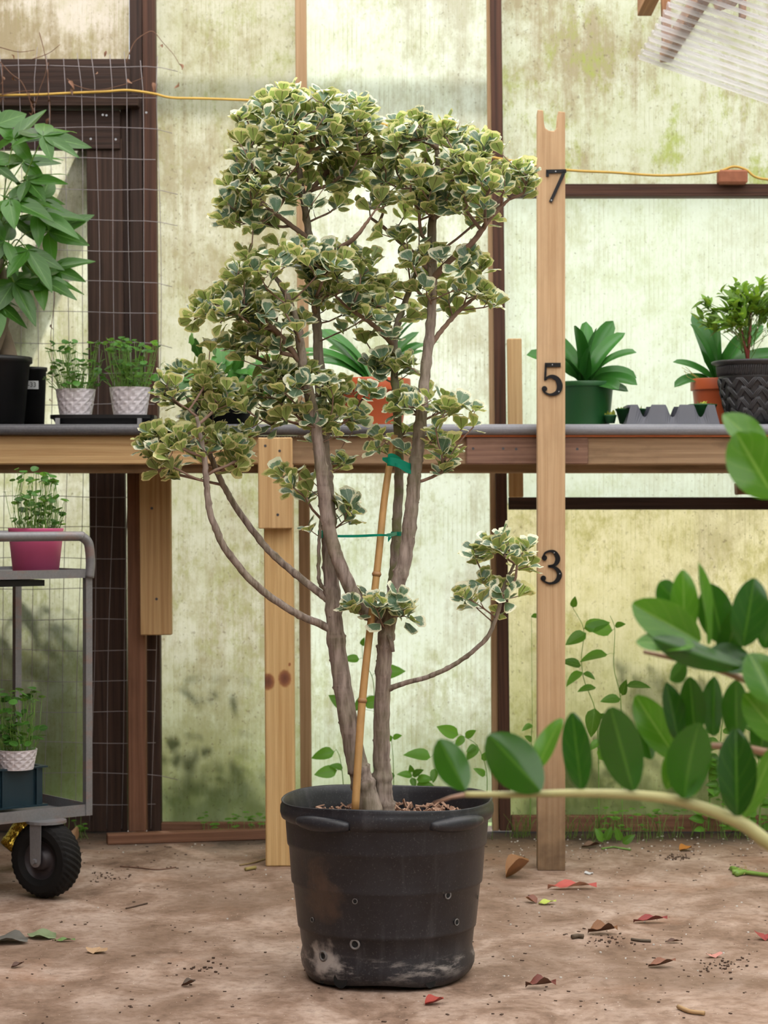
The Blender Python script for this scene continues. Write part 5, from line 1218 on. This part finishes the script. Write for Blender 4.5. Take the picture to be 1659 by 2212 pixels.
weed('leafy_weed', 'tall weed with heart-shaped leaves seen between the twin trunks', [(806, 1790), (808, 1560), (806, 1470), (786, 1430), (782, 1390)], [(776, 1424, 745, 1420, .1), (810, 1455, 870, 1445, .0), (785, 1520, 832, 1512, -.1), (790, 1505, 765, 1535, -.1), (752, 1530, 712, 1502, 0), (783, 1395, 784, 1380, .1)])
weed('leafy_weed', 'weed with bright leaves just right of the trunks above the pot rim', [(850, 1790), (850, 1660), (846, 1600)], [(848, 1594, 866, 1588, .1), (850, 1670, 838, 1685, .1), (846, 1600, 840, 1588, .1)])
weed('leafy_weed', 'low bright green weed behind the pot rim', [(890, 1790), (892, 1712), (888, 1668)], [(890, 1676, 864, 1668, .2), (890, 1668, 886, 1654, .1), (891, 1676, 912, 1662, .2), (890, 1680, 896, 1702, .0), (900, 1684, 932, 1678, .2), (900, 1694, 936, 1694, .2)])
weed('leafy_weed', 'bushy weed with round leaves between the pot and the dark stud', [(1050, 1790), (1052, 1720), (1050, 1660), (1030, 1610), (1000, 1590)], [(930, 1636, 880, 1620, .3), (990, 1588, 946, 1570, -.1), (1002, 1590, 985, 1612, .0), (1005, 1592, 1026, 1578, .0), (1028, 1610, 1010, 1620, .1), (1032, 1612, 1008, 1638, .1), (1040, 1640, 1062, 1625, .1), (1048, 1675, 1030, 1660, .1), (940, 1660, 935, 1690, 0)])
weed('leafy_weed', 'small weed at the foot of the post', [(1145, 1790), (1148, 1600), (1150, 1568)], [(1150, 1566, 1130, 1572, .2), (1148, 1330, 1166, 1330, .2), (1149, 1600, 1135, 1590, .1)], 7.40)
for (x, n_, lab) in ((1560, 16, 'dark upright weed stems beyond the foreground fronds'), (1530, 12, 'dark round-leaved weed low beside the wall beyond the fronds'), (1640, 14, 'shaded leafy weed in the far right wall corner')):
    xs = x+rv(-8, 8); lv = []
    for k in range(n_):
        yy = 1790-k*rv(14, 18); s_x = random.choice((-1, 1)); lv.append((xs+s_x*4, yy, xs+s_x*rv(24, 40), yy-rv(-6, 16), rv(0, .4)))
    weed('upright_weed', lab, [(x, 1795), (x+3, 1700), (x-3, 1600), (x+4, 1540)], lv, 7.44, 0.003)
CLV = [grid_leaf('clover_leaf', WD, 1.0, 0.95, lambda t_: math.sin(PI*t_**0.8)**0.7+0.02, 5, 3, fold=.15, curl=.1, rnd=0.4+k/5) for k in range(4)]
def clover(label, x0, x1, y0, y1, n_, d):
    root = thing('ground_weed', label, 'weed', (P((x0+x1)/2, y1, d).x, d, 0), 'low weeds along the wall')
    mb = MB()
    for k in range(n_):
        dd = d+rv(-.05, .05); p = P(rv(x0, x1), rv(y0, y1), dd); p.z = max(p.z, 0.012); b_ = Vector((p.x+rv(-.02, .02), dd, 0)); mb.tube([b_, (b_+p)/2+Vector((rv(-.005, .005), 0, 0)), p], 0.0008, 4, False)
        for q in range(3):
            a = 2.1*q+rv(0, 1); place('leaf', random.choice(CLV), leaf_matrix(p, Vector((math.cos(a), math.sin(a), rv(-.1, .3))), Vector((0, -.4, 1)), rv(0.011, 0.020)), root)
    mb.build('stems', M_STEM, root)['kind'] = 'stuff'
clover('bright clover-like weeds right of the post at the wall foot', 1285, 1400, 1745, 1800, 26, 7.36)
clover('scattered clover-like weeds under the foreground frond', 1400, 1480, 1750, 1800, 10, 7.40)
clover('low green weeds at the wall foot left of the bench leg', 430, 570, 1755, 1798, 26, 7.45)
clover('green weeds in the dark corner under the bench at far right', 1540, 1660, 1720, 1800, 26, 7.42)
clover('small weeds beside the trolley wheel', 135, 185, 1755, 1795, 9, 7.42)
mb = MB()
for k in range(150):
    x = rv(1110, 1330) if k % 2 else rv(1060, 1659); d = rv(7.40, 7.48); b_ = P(x, 1798, d); b_.z = 0; a = rv(-.6, .6); L = rv(0.03, 0.11)
    mb.tube([b_, b_+Vector((a*L*.4, -.01, L*.6)), b_+Vector((a*L, -.02, L))], [0.0014, 0.0011, 0.0004], 3, False)
g = mb.build('grass', plain('grass_blade', (0.16, 0.27, 0.05), 0.6), None); g['kind'] = 'stuff'; tag(g, 'thin grass blades sprouting along the wall foot', 'grass')

OUTL = leaf_mat('outdoor_leaf', (0.12, 0.32, 0.03), (0.16, 0.38, 0.04), rough=0.5, trans=0.6, var=0.3)
OTL = [grid_leaf('outdoor_leaf', OUTL, 1.0, 0.6, lambda t_: math.sin(PI*t_**0.75)+0.03, 4, 3, fold=.2, curl=.2, rnd=k/3) for k in range(4)]
def outdoor(label, x0, x1, y0, y1, n_, dmax, size=(0.05, 0.10), fade=True):
    root = thing('shrub', label, 'shrub', (P((x0+x1)/2, 1800, 7.75).x, 7.75, 0), 'shrubs outside the sheets'); items = []; mb = MB()
    for k in range(n_):
        D = rv(0.06, dmax); s_ = random.random()**(0.6 if fade else 1); tgt = P(rv(x0, x1), y0+(y1-y0)*s_, DP)
        p = tgt+Vector((-0.52*D, D, 1.84*D*0.75)); p.z = max(p.z, 0.02)
        d = (Vector((rv(-1, 1), rv(-.1, .3), rv(-.4, .8)))).normalized(); items.append((random.choice(OTL), leaf_matrix(p, d, Vector((rv(-.4, .4), -1, rv(.2, .9))), rv(*size))))
    for k in range(2):
        x = rv(x0, x1); a_ = P(x, 1800, DP+0.25); b_ = P(x+rv(-30, 30), (y0+1800)/2, DP+0.22); a_.z = 0; mb.tube([a_, (a_+b_)/2, b_], 0.0025, 5)
    mb.build('stems', M_STEM, root); merge_leaves('leaves', items, root)
outdoor('leafy shrub outside, a dim green mass behind the sheet at the trolley', -60, 196, 1270, 1800, 2000, 0.4)
outdoor('shrub outside showing as green blur behind the pale sheet low beside the bench leg', 345, 570, 1600, 1800, 420, 0.35)
outdoor('sparse sprig outside casting leaf shadows on the pale sheet', 350, 560, 1450, 1640, 12, 0.09, (0.05, 0.09), False)
outdoor('shrub outside darkening the yellowed sheet low at the right', 1110, 1800, 1580, 1800, 1000, 0.35)
outdoor('branch outside casting a soft shadow on the yellowed sheet', 1330, 1520, 1400, 1480, 60, 0.4)
outdoor('weeds outside behind the pot rim', 680, 1060, 1690, 1800, 100, 0.25)

# ------------------------------------------------------------------ foreground fronds
DZ = 2.80; SZ = DZ/FPX
ZL = leaf_mat('glossy_frond_leaf', (0.016, 0.085, 0.006), (0.032, 0.125, 0.010), vein=(0.07, 0.19, 0.02), rough=0.2, trans=0.28, var=0.25, spec=0.6, attr=True)
ZY = leaf_mat('pale_frond_leaf', (0.075, 0.23, 0.015), (0.12, 0.29, 0.025), vein=(0.2, 0.38, 0.07), rough=0.2, trans=0.4, var=0.2, spec=0.6, attr=True)  # paler, yellower green for the leaves of the bright kind
zz = thing('frond_plant', 'glossy dark green fronds of a pinnate plant reaching in at the near right', 'plant', (1.05, 3.0, 0))
zp = MB().lathe([(0, 0), (0.13, 0), (0.165, 0.27), (0.175, 0.275), (0.175, 0.30), (0.16, 0.30), (0.15, 0.26)], (1.05, 3.0, 0), 36).build('pot', M_BLACKPOT, zz, smooth=True)
MB().lathe([(0, .27), (.155, .265)], (1.05, 3.0, 0), 24).build('soil', M_SOIL, zz)
M_RACH = plain('frond_stem', (0.42, 0.40, 0.17), 0.5, 0, 0.25, 20); M_RACH2 = plain('reddish_frond_stem', (0.34, 0.20, 0.13), 0.5, 0, 0.25, 20)
def rachis(pts, rads, mat, d, root_pt):
    pv = [Vector(root_pt), Vector(root_pt).lerp(P(*pts[0], d), 0.6)+Vector((0.06, 0, 0.08))]+[P(x, y_, d+0.0) for x, y_ in pts]
    rr = [rads[0]*1.3, rads[0]*1.15]+list(rads); MB().tube(smooth_path(pv, 8), [max(1.0, r)*SZ for r in smooth_vals(rr, 8)], 10).build('frond_stem', mat, zz, smooth=True)
rachis([(1720, 1850), (1600, 1778), (1480, 1733), (1380, 1718), (1250, 1713), (1120, 1716), (1005, 1716)], [17, 15, 12.5, 11, 9, 7.5, 6.5], M_RACH, DZ, (1.02, 3.0, 0.27))
MB().tube([P(1008, 1716, DZ), P(975, 1722, DZ), P(935, 1736, DZ)], [5*SZ, 3.5*SZ, 2*SZ], 8).build('frond_tip', M_RACH2, zz, smooth=True)
rachis([(1720, 1655), (1640, 1622), (1560, 1612), (1500, 1610)], [11, 9, 8, 6], M_RACH2, DZ+0.12, (1.04, 3.03, 0.27))
rachis([(1720, 1545), (1640, 1485), (1560, 1450), (1480, 1428), (1390, 1408)], [9, 8, 7, 6, 4], M_RACH2, DZ+0.04, (1.0, 3.02, 0.27))
rachis([(1740, 1260), (1700, 1120), (1665, 1050)], [9, 8, 6], M_RACH, DZ+0.02, (1.06, 2.98, 0.27))
FR = [ # base x,y  tip x,y  seen width, kind (0 dark, 1 bright), depth offset, curl, side of turn
    (1005, 1706, 948, 1598, 72, 0, 0, .05, 1), (1168, 1708, 1056, 1588, 104, 0, -.02, .05, 1), (1158, 1668, 1207, 1548, 42, 1, .02, .1, -1), (1256, 1706, 1236, 1540, 62, 0, 0, .05, -1), (1368, 1708, 1318, 1526, 92, 0, -.01, .08, 1),
    (1478, 1724, 1500, 1562, 96, 0, -.02, .25, 1), (1440, 1705, 1480, 1590, 44, 1, .03, .1, -1), (1592, 1762, 1590, 1578, 84, 0, -.01, .15, -1), (1606, 1766, 1682, 1612, 44, 1, .02, .1, 1), (1480, 1722, 1520, 1680, 18, 1, .0, .2, 1),
    (1465, 1600, 1442, 1475, 54, 0, .12, .05, 1), (1502, 1592, 1490, 1462, 58, 0, .13, .05, -1), (1542, 1590, 1540, 1462, 54, 0, .14, .05, 1), (1592, 1600, 1588, 1468, 62, 0, .13, .05, -1), (1462, 1640, 1375, 1505, 78, 1, .14, .1, 1), (1408, 1640, 1390, 1560, 50, 0, .15, .1, 1),
    (1512, 1386, 1368, 1304, 86, 1, .0, .1, 1), (1478, 1386, 1478, 1232, 62, 1, .04, .1, -1), (1530, 1392, 1515, 1215, 24, 1, .02, .05, 1), (1462, 1300, 1420, 1260, 56, 0, .06, .1, 1), (1562, 1390, 1532, 1262, 78, 0, .05, .1, 1), (1604, 1396, 1632, 1250, 80, 0, .0, .1, -1), (1650, 1400, 1690, 1285, 66, 0, .03, .1, 1),
    (1500, 1396, 1376, 1378, 44, 1, -.02, .15, 1), (1600, 1440, 1402, 1386, 58, 0, -.01, .15, 1), (1625, 1440, 1530, 1405, 66, 0, .02, .1, -1), (1672, 1520, 1622, 1410, 88, 1, -.03, .1, 1), (1690, 1600, 1612, 1500, 78, 1, .0, .1, 1), (1560, 1440, 1600, 1310, 60, 0, .05, .1, 1), (1480, 1430, 1450, 1470, 36, 0, .06, .1, 1), (1640, 1640, 1660, 1520, 60, 0, .13, .1, 1),
    (1672, 1075, 1592, 935, 118, 1, -.02, .1, 1), (1655, 985, 1566, 890, 70, 1, .01, .1, -1)]
for i, (bx, by, tx_, ty_, w, kind, do, cu, sd) in enumerate(FR):
    b_, t_ = P(bx, by, DZ+do), P(tx_, ty_, DZ+do+rv(-.02, .02)); L = (t_-b_).length; Wt = max(w*SZ, 0.036); tilt = math.acos(min(1, w*SZ/Wt))
    me = grid_leaf('leaf', ZY if kind else ZL, L, Wt*1.02, lambda q: max(0.02, math.sin(PI*min(1, q**1.02)))**0.52, 14, 9, fold=rv(.15, .45), curl=cu*0.9, wave=0.012, rnd=random.random(), twist=rv(-.3, .3))
    y_ = (t_-b_).normalized(); n0 = Vector((0, -1, 0.25)); n0 = (n0-y_*n0.dot(y_)).normalized(); n0 = Quaternion(y_, sd*tilt*0.92) @ n0
    if random.random() < 0.55 and not kind: n0 = -n0
    place('leaf', me, leaf_matrix(b_, y_, n0, 1.0), zz)

# ------------------------------------------------------------------ litter on the floor
def gd(y_): return CAM_H*FPX/(y_-1106)
def fallen(name, label, cat, x, y_, lpx, wpx, ang, top, under, curl=0.3, fold=0.5, lift=0.0012, wave=0.06, tilt=0.0, group='fallen leaves on the floor'):
    d = gd(y_); k = d/FPX; m = leaf_mat(name+'_skin', top, under, vein=tuple(q*0.7 for q in top), rough=0.6, trans=0.1, var=0.1)
    L = lpx*k; me = grid_leaf(name, m, L, wpx*k, lambda q: max(0.04, math.sin(PI*q**0.8))**0.8, 9, 5, fold=fold, curl=-curl*0.45, wave=wave, rnd=random.random())
    zmin = min(v.co.z for v in me.vertices)
    M = leaf_matrix((P(x, y_, d).x-math.cos(ang)*L/2, d-math.sin(ang)*L/2, lift-zmin), Vector((math.cos(ang), math.sin(ang), tilt)), (0, -0.05, 1), 1.0)
    o = place(name, me, M); tag(o, label, cat, group); return o
BR, DB, RD = (0.26, 0.115, 0.045), (0.10, 0.045, 0.028), (0.30, 0.045, 0.04)
fallen('dead_leaf', 'tan curled dead leaf standing up on the floor left of the post foot', 'leaf', 1122, 1896, 58, 60, 0.1, (0.36, 0.18, 0.07), (0.30, 0.14, 0.06), 0.75, 1.1, wave=.04, tilt=.3)
fallen('dead_leaf', 'long red and cream petal-like leaf below the post', 'leaf', 1236, 1921, 108, 26, 0.12, (0.50, 0.10, 0.08), (0.55, 0.3, 0.22), 0.06, 0.5)
fallen('paper_scrap', 'small white scrap lying right of the post foot', 'paper', 1272, 1888, 20, 26, 0.3, (0.68, 0.68, 0.70), (0.68, 0.68, 0.7), 0.05, 0.1, group='scraps on the floor')
fallen('fallen_leaf', 'pale yellow-green fallen leaf on the floor', 'leaf', 1182, 1954, 40, 26, 0.2, (0.46, 0.55, 0.10), (0.5, 0.55, 0.15), 0.3, 0.3)
fallen('dead_leaf', 'shrivelled brown leaf beside the yellow-green one', 'leaf', 1147, 1950, 32, 26, 2.4, (0.22, 0.09, 0.06), BR, 0.6, 0.8)
fallen('dead_leaf', 'thin dark red curled leaf in the open floor', 'leaf', 1405, 1994, 74, 20, 0.05, RD, (0.2, 0.06, 0.05), 0.25, 0.8)
fallen('dead_leaf', 'crumpled russet leaf with dark crumbs near the pot shadow', 'leaf', 1302, 2018, 66, 34, 0.15, BR, DB, 0.25, 0.9, wave=.1)
fallen('dead_leaf', 'small dark brown leaf fragment on the open floor', 'leaf', 1455, 2037, 36, 14, 0.0, DB, DB, 0.2, 0.6)
fallen('dead_leaf', 'arched brown withered leaf low on the floor', 'leaf', 1430, 2090, 60, 26, 0.1, (0.24, 0.10, 0.055), DB, 0.5, 0.8)
fallen('petal', 'pale pink petal on the floor near dry rootlets', 'petal', 1542, 2068, 22, 40, 1.9, (0.55, 0.24, 0.20), (0.5, 0.25, 0.2), 0.2, 0.4)
fallen('dead_leaf', 'red dead leaf cut by the right picture edge', 'leaf', 1653, 2030, 30, 50, 1.5, RD, RD, 0.5, 0.7)
fallen('dead_leaf', 'twisted maroon dead leaf nearest the pot on its right', 'leaf', 1168, 2136, 66, 28, -0.15, (0.17, 0.045, 0.03), DB, 0.3, 0.9, wave=.12)
fallen('dead_leaf', 'bright red curled leaf right in front of the pot', 'leaf', 938, 2170, 46, 32, 0.5, (0.34, 0.035, 0.02), RD, 0.4, 0.8)
fallen('dead_leaf', 'tan heart-shaped dry leaf on the left floor', 'leaf', 210, 2058, 36, 50, 1.3, (0.46, 0.30, 0.17), (0.4, 0.26, 0.15), 0.3, 0.25)
fallen('fallen_leaf', 'wilted grey-green leaf on the left floor', 'leaf', 90, 2026, 66, 62, 2.9, (0.20, 0.26, 0.13), (0.2, 0.25, 0.14), 0.1, 0.2)
fallen('fallen_leaf', 'narrow green leaf pointing away from the wilted one', 'leaf', 140, 2034, 44, 16, 0.1, (0.13, 0.24, 0.06), (0.13, 0.22, 0.07), 0.1, 0.3)
fallen('dead_leaf', 'large dull grey leaf cut by the left picture edge', 'leaf', 22, 2036, 90, 76, -0.4, (0.12, 0.115, 0.10), (0.12, 0.11, 0.1), 0.12, 0.2)
fallen('dead_leaf', 'little dark curled leaf on the front left floor', 'leaf', 407, 2131, 30, 24, 0.1, (0.10, 0.07, 0.05), DB, 0.8, 0.9)
fallen('dead_leaf', 'orange dead leaf on a soil crumb toward the wall', 'leaf', 1482, 1838, 30, 34, 0.4, (0.50, 0.20, 0.03), BR, 0.4, 0.5)
fallen('dead_leaf', 'dark brown dead leaf on soil at the wall foot', 'leaf', 1278, 1832, 44, 22, 0.1, (0.22, 0.13, 0.08), DB, 0.4, 0.7)
fallen('dead_leaf', 'curled brown scrap at the far left front floor', 'leaf', 38, 2090, 30, 16, 0.6, DB, DB, 0.6, 0.8)
fallen('dead_leaf', 'dry brown leaf propped behind the trolley wheel', 'leaf', 165, 1822, 40, 26, 1.2, (0.38, 0.22, 0.11), BR, 0.5, 0.6, tilt=.9)
def stick(label, pts, r, col, name='twig'):
    pv = []
    for x, y_ in pts: d = gd(y_); q = P(x, y_, d); q.z = r*1.05; pv.append(q)
    o = MB().tube(smooth_path(pv, 5), r, 6).build(name, plain(name+'_bark', col, 0.75), None, smooth=True); tag(o, label, name, 'sticks on the floor'); return o
stick('pale tan stick at the front right of the floor', [(1465, 2180), (1490, 2190), (1522, 2194)], 0.0055, (0.42, 0.27, 0.13))
stick('short dark twig on the open floor right of the pot', [(1364, 2032), (1385, 2035), (1406, 2036)], 0.004, (0.10, 0.075, 0.05))
stick('stubby dark twig beside the russet leaf', [(1236, 2029), (1248, 2027), (1260, 2028)], 0.0065, (0.10, 0.07, 0.045))
stick('thin twig lying at the bench leg foot', [(518, 1871), (545, 1866), (572, 1858)], 0.003, (0.26, 0.18, 0.08))
stick('short yellowish stem piece near the bench leg', [(530, 1882), (541, 1880), (552, 1878)], 0.006, (0.30, 0.24, 0.08))
stick('thin curved brown twig across the left floor', [(260, 1873), (300, 1876), (340, 1880), (380, 1875)], 0.0022, (0.16, 0.08, 0.05))
stick('fine bent twig on the left floor', [(272, 1964), (290, 1960), (318, 1953)], 0.0025, (0.10, 0.06, 0.04))
gs = thing('green_stalk_bundle', 'bundle of cut green stems lying at the right edge of the floor', 'plant cuttings', (P(1620, 1882, gd(1885)).x, gd(1885), 0))
for (x, y_) in ((1580, 1876), (1582, 1884), (1592, 1880), (1590, 1888)):
    pv = [];
    for (a_, b_, z_) in ((x, y_, .02), (1610, 1884, .012), (1640, 1888, .008), (1690, 1894, .008)): d = gd(b_+6); q = P(a_, b_, d); q.z = max(q.z, 0.006); pv.append(q)
    MB().tube(smooth_path(pv, 5), [0.009]*6+[0.0065]*10, 7).build('stem', plain('fresh_stem', (0.17, 0.30, 0.05), 0.45), gs, smooth=True)
mb = MB()
for k in range(12): q = P(1608+rv(-6, 6), 1884+rv(-6, 4), gd(1890)); q.z = max(0.004, q.z); mb.tube([q, q+rdir()*0.012, q+rdir()*0.02], 0.0012, 4)
mb.build('binding', plain('dry_binding', (0.42, 0.30, 0.14), 0.8), gs)['kind'] = 'stuff'
cs = thing('cut_sprig', 'green weed sprig pulled up and lying on the floor near the wall', 'sprig', (P(1320, 1826, gd(1826)).x, gd(1826), 0))
pv = []
for x, y_ in ((1300, 1836), (1325, 1832), (1362, 1838)): q = P(x, y_, gd(y_)); q.z = 0.004; pv.append(q)
MB().tube(pv, 0.0035, 6).build('stem', M_STEM, cs, smooth=True)
for (x, y_, a) in ((1302, 1818, 2.0), (1345, 1822, 0.7), (1308, 1815, 1.2), (1340, 1816, 1.9)):
    q = P(x, y_, gd(1834)); place('leaf', random.choice(WDL), leaf_matrix(q, Vector((math.cos(a), -.3, math.sin(a))), (0, -1, .4), 0.05), cs)

M_CRUMB = plain('soil_crumb', (0.075, 0.045, 0.03), 0.9, 0, 0.5, 60); M_PERL = plain('white_perlite', (0.68, 0.66, 0.62), 0.8)
mb = MB()
for k in range(620):
    y_ = rv(1806, 2212) if k % 3 else rv(1806, 1880); x = rv(-20, 1680); d = gd(y_); q = P(x, y_, d); s_ = rv(0.001, 0.0035)
    mb.box((q.x, d, s_*0.35), (s_*rv(1, 3.2), s_*rv(.8, 2), s_*0.7), Matrix.Rotation(rv(0, 6), 3, 'Z'))
for (x, y_, n_, sp) in ((1460, 1852, 60, 16), (1325, 2032, 40, 30), (240, 1895, 40, 25), (1560, 2085, 60, 40), (450, 2090, 30, 30)):
    for k in range(n_):
        yy = y_+random.gauss(0, sp*.25); d = gd(max(1806, yy)); q = P(x+random.gauss(0, sp), yy, d); s_ = rv(0.0015, 0.005); mb.box((q.x, d, s_*0.4), (s_*1.5, s_, s_*.8), Matrix.Rotation(rv(0, 6), 3, 'Z'))
o = mb.build('debris', M_CRUMB); o['kind'] = 'stuff'; tag(o, 'dark soil crumbs and bark bits scattered over the floor', 'debris')
mb = MB()
for k in range(240):
    y_ = rv(1804, 1850) if k % 3 else rv(1850, 2120); x = rv(1100, 1680) if k % 4 else rv(100, 1100); d = gd(y_); q = P(x, y_, d); s_ = rv(0.0015, 0.0042); mb.box((q.x, d, s_*0.4), (s_*1.3, s_, s_*.8), Matrix.Rotation(rv(0, 6), 3, 'Z'))
o = mb.build('perlite', M_PERL); o['kind'] = 'stuff'; tag(o, 'white perlite grains scattered on the soil by the wall', 'perlite')
